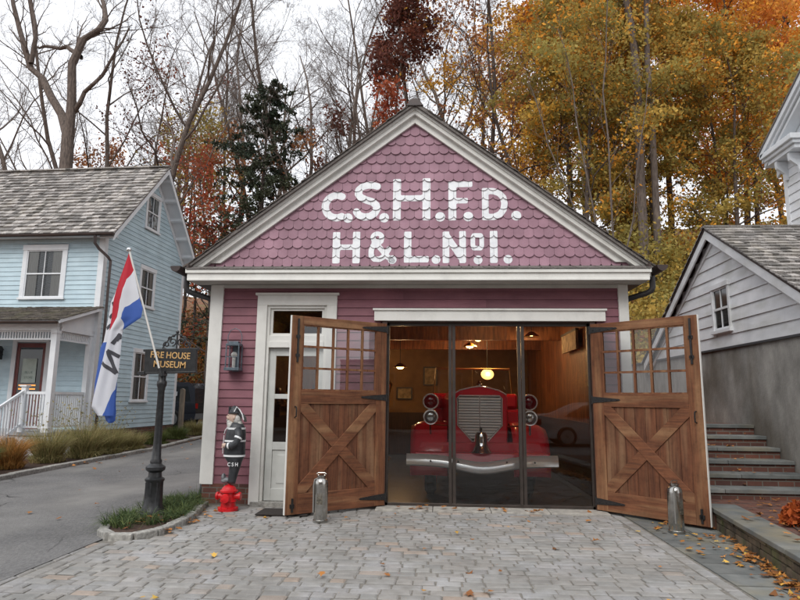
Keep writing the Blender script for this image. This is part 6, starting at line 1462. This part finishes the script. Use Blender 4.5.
# ------------------------------------------------------------------ vehicles
def car(name, lab, cat, paint, Lc, Wc, side, glass_poly, wheels, wr, loc_, flip=1, sills=.3, pillars=(), lamps_=True):
    """side: body outline (x,z); local x forward, length centred on 0"""
    t = thing(name, lab, cat, loc_); hw = Wc / 2
    vs = []; fs = []; n = len(side); secs = ((-hw, 1.), (-hw + .06, 1.), (hw - .06, 1.), (hw, 1.))
    zmax = max(z for _, z in side); zb = sorted(z for _, z in side)[0]; belt = glass_poly[0][1]
    for y_, k in ((-hw + .05, 0), (-hw, 1), (hw, 1), (hw - .05, 0)): pass
    def sec(y_, inset):
        return [(x * flip, y_ * (1 - max(0, (z - belt)) / (zmax - belt) * .20) if z > belt else y_ * (1 - inset), z) for x, z in side]
    ringsv = [sec(-hw, .0), sec(-hw * .5, 0), sec(hw * .5, 0), sec(hw, .0)]
    for r_ in ringsv: vs += r_
    for a in range(3):
        for i in range(n): fs.append((a * n + i, a * n + (i + 1) % n, (a + 1) * n + (i + 1) % n, (a + 1) * n + i))
    fs.append(tuple(range(n))); fs.append(tuple(3 * n + i for i in range(n))[::-1])
    m = MB(); m.add(vs, fs); m.build('body', paint, t, bevel=.03)
    for s in (-1, 1):
        m = MB()
        for gp in [glass_poly]:
            pts = [(x * flip, s * (hw * (1 - max(0, (z - belt)) / (zmax - belt) * .20) + .006), z) for x, z in gp]; m.add(pts, [tuple(range(len(pts)))])
        m.build('side_window', DARK, t)
        m = MB()
        for px_ in pillars: x0, x1 = px_; zt_ = max(z for _, z in glass_poly); m.add([(x0 * flip - .025, s * (hw + .009), belt), (x0 * flip + .025, s * (hw + .009), belt), (x1 * flip + .025, s * (hw * (1 - (zt_ - belt) / (zmax - belt) * .20) + .009), zt_), (x1 * flip - .025, s * (hw * (1 - (zt_ - belt) / (zmax - belt) * .20) + .009), zt_)], [(0, 1, 2, 3)])
        if pillars: m.build('window_pillar', paint, t)
    for wx in wheels:
        for s in (-1, 1):
            m = MB(); m.lathe([(.05, -.11), (wr * .9, -.11), (wr, -.07), (wr, .07), (wr * .9, .11), (.05, .11)], (wx * flip, s * (hw - .06), wr), 26, 'y'); w_ = m.build('wheel', mat('tyre_rubber', s2l(34, 33, 32)), t, smooth=True)
            m = MB(); m.lathe([(.02, s * .10), (wr * .62, s * .10), (wr * .68, s * .118), (wr * .6, s * .119)], (wx * flip, s * (hw - .06), wr), 20, 'y')
            for k in range(5): a = k * 2 * pi / 5; m.bar((wx * flip, s * (hw + .062), wr), (wx * flip + wr * .62 * cos(a), s * (hw + .062), wr + wr * .62 * sin(a)), .05, .02, (0, 1, 0))
            m.build('rim', mat('alloy', (.5, .5, .5), rough=.3, metal=.8), w_)
    xb = min(x for x, _ in side); m = MB(); m.box(flip * (xb - .01), flip * (xb + .12), hw - .24, hw + .008, belt - .28, belt - .08); m.box(flip * (xb - .01), flip * (xb + .12), -hw - .008, -hw + .24, belt - .28, belt - .08); m.build('tail_lamp', mat('tail_red', s2l(150, 24, 24), rough=.2), t)
    return t
SUVP = mat('dark_car_paint', s2l(50, 52, 60), rough=.25, coat=.7, metal=.3)
car('parked_suv', 'dark parked sport utility vehicle half hidden between the two houses', 'car', SUVP, 4.8, 1.9,
    [(-2.35, .35), (2.35, .35), (2.4, .75), (2.3, .98), (1.25, 1.1), (.6, 1.72), (.2, 1.82), (-2.0, 1.82), (-2.25, 1.6), (-2.38, 1.0), (-2.4, .6)],
    [(-2.2, 1.08), (1.15, 1.08), (.55, 1.66), (-1.98, 1.68)], (-1.45, 1.5), .38, (-11.75, 16.3, H(-8, 16.3)), flip=-1, pillars=((-1.2, -1.1), (-.1, -.1)))
m = MB(); m.box(-.3, .3, 0, .004, -.14, .14); o = m.build('window_sticker', WHITE, None); o.location = (-10.35, 15.37, H(-8, 16.3) + 1.40); o.scale = (.75, 1, .6); o.name = 'window_sticker'
o.parent = bpy.data.objects['parked_suv']; o.matrix_parent_inverse = Matrix.Identity(4); o.location = (1.4, -.96, 1.38)
car('silver_sedan', 'silver sedan parked on the street, seen mirrored in the right glass panel', 'car', mat('silver_paint', s2l(196, 198, 200), rough=.25, coat=.5, metal=.35), 4.6, 1.8,
    [(-2.25, .3), (2.25, .3), (2.3, .62), (2.1, .82), (1.1, .95), (.45, 1.38), (-.1, 1.45), (-.8, 1.42), (-1.6, 1.05), (-2.2, .98), (-2.3, .6)],
    [(-1.45, .98), (.98, .95), (.4, 1.34), (-.1, 1.39), (-.75, 1.36)], (-1.35, 1.4), .33, (6.0, -12.9, 0), pillars=((-.2, -.2),))
# buildings and trees over the street (mirrored in the glass)
OB = thing('brick_building', 'dark brick building across the street, seen only mirrored in the glass', 'building', (0, -23, 0))
m = MB(); m.box(-16, 14, -8, 0, 0, 7.5); m.build('wall', mat('dark_brick_far', s2l(92, 70, 60), s2l(72, 56, 50), rough=.9, scale=3), OB)
m = MB(); m.prism([(-16.5, 7.5), (14.5, 7.5), (12, 9.5), (-14, 9.5)], -8.4, .5); m.build('roof', SLATE, OB)
for i, x in enumerate((-13, -9.5, -6, -2.5, 1, 4.5, 8, 11.5)):
    for z in (1.0, 4.4):
        m = MB(); m.box(x - .65, x + .65, .0, .06, z, z + 1.9); w_ = m.build('window', SLATE, OB); m = MB(); m.box(x - .55, x + .55, .061, .07, z + .1, z + 1.8); m.build('pane', DARK, w_)
for (x, y, v, rz, lab) in ((-9, -19, 2, 0, 'olive tree on the far pavement, mirrored at the left of the glass'), (9, -19.2, 2, 2, 'olive tree on the far pavement, mirrored at the right of the glass'), (20, -22, 0, 1, 'gold tree past the right end of the brick building'), (-22, -22, 0, 3, 'gold tree past the left end of the brick building')):
    o = copy_tree(pr_[v]); o.location = (x, y, 0); o.rotation_euler = (0, 0, rz); o['label'] = lab; o['group'] = 'trees across the street'; o.scale = (.8, .8, .8)
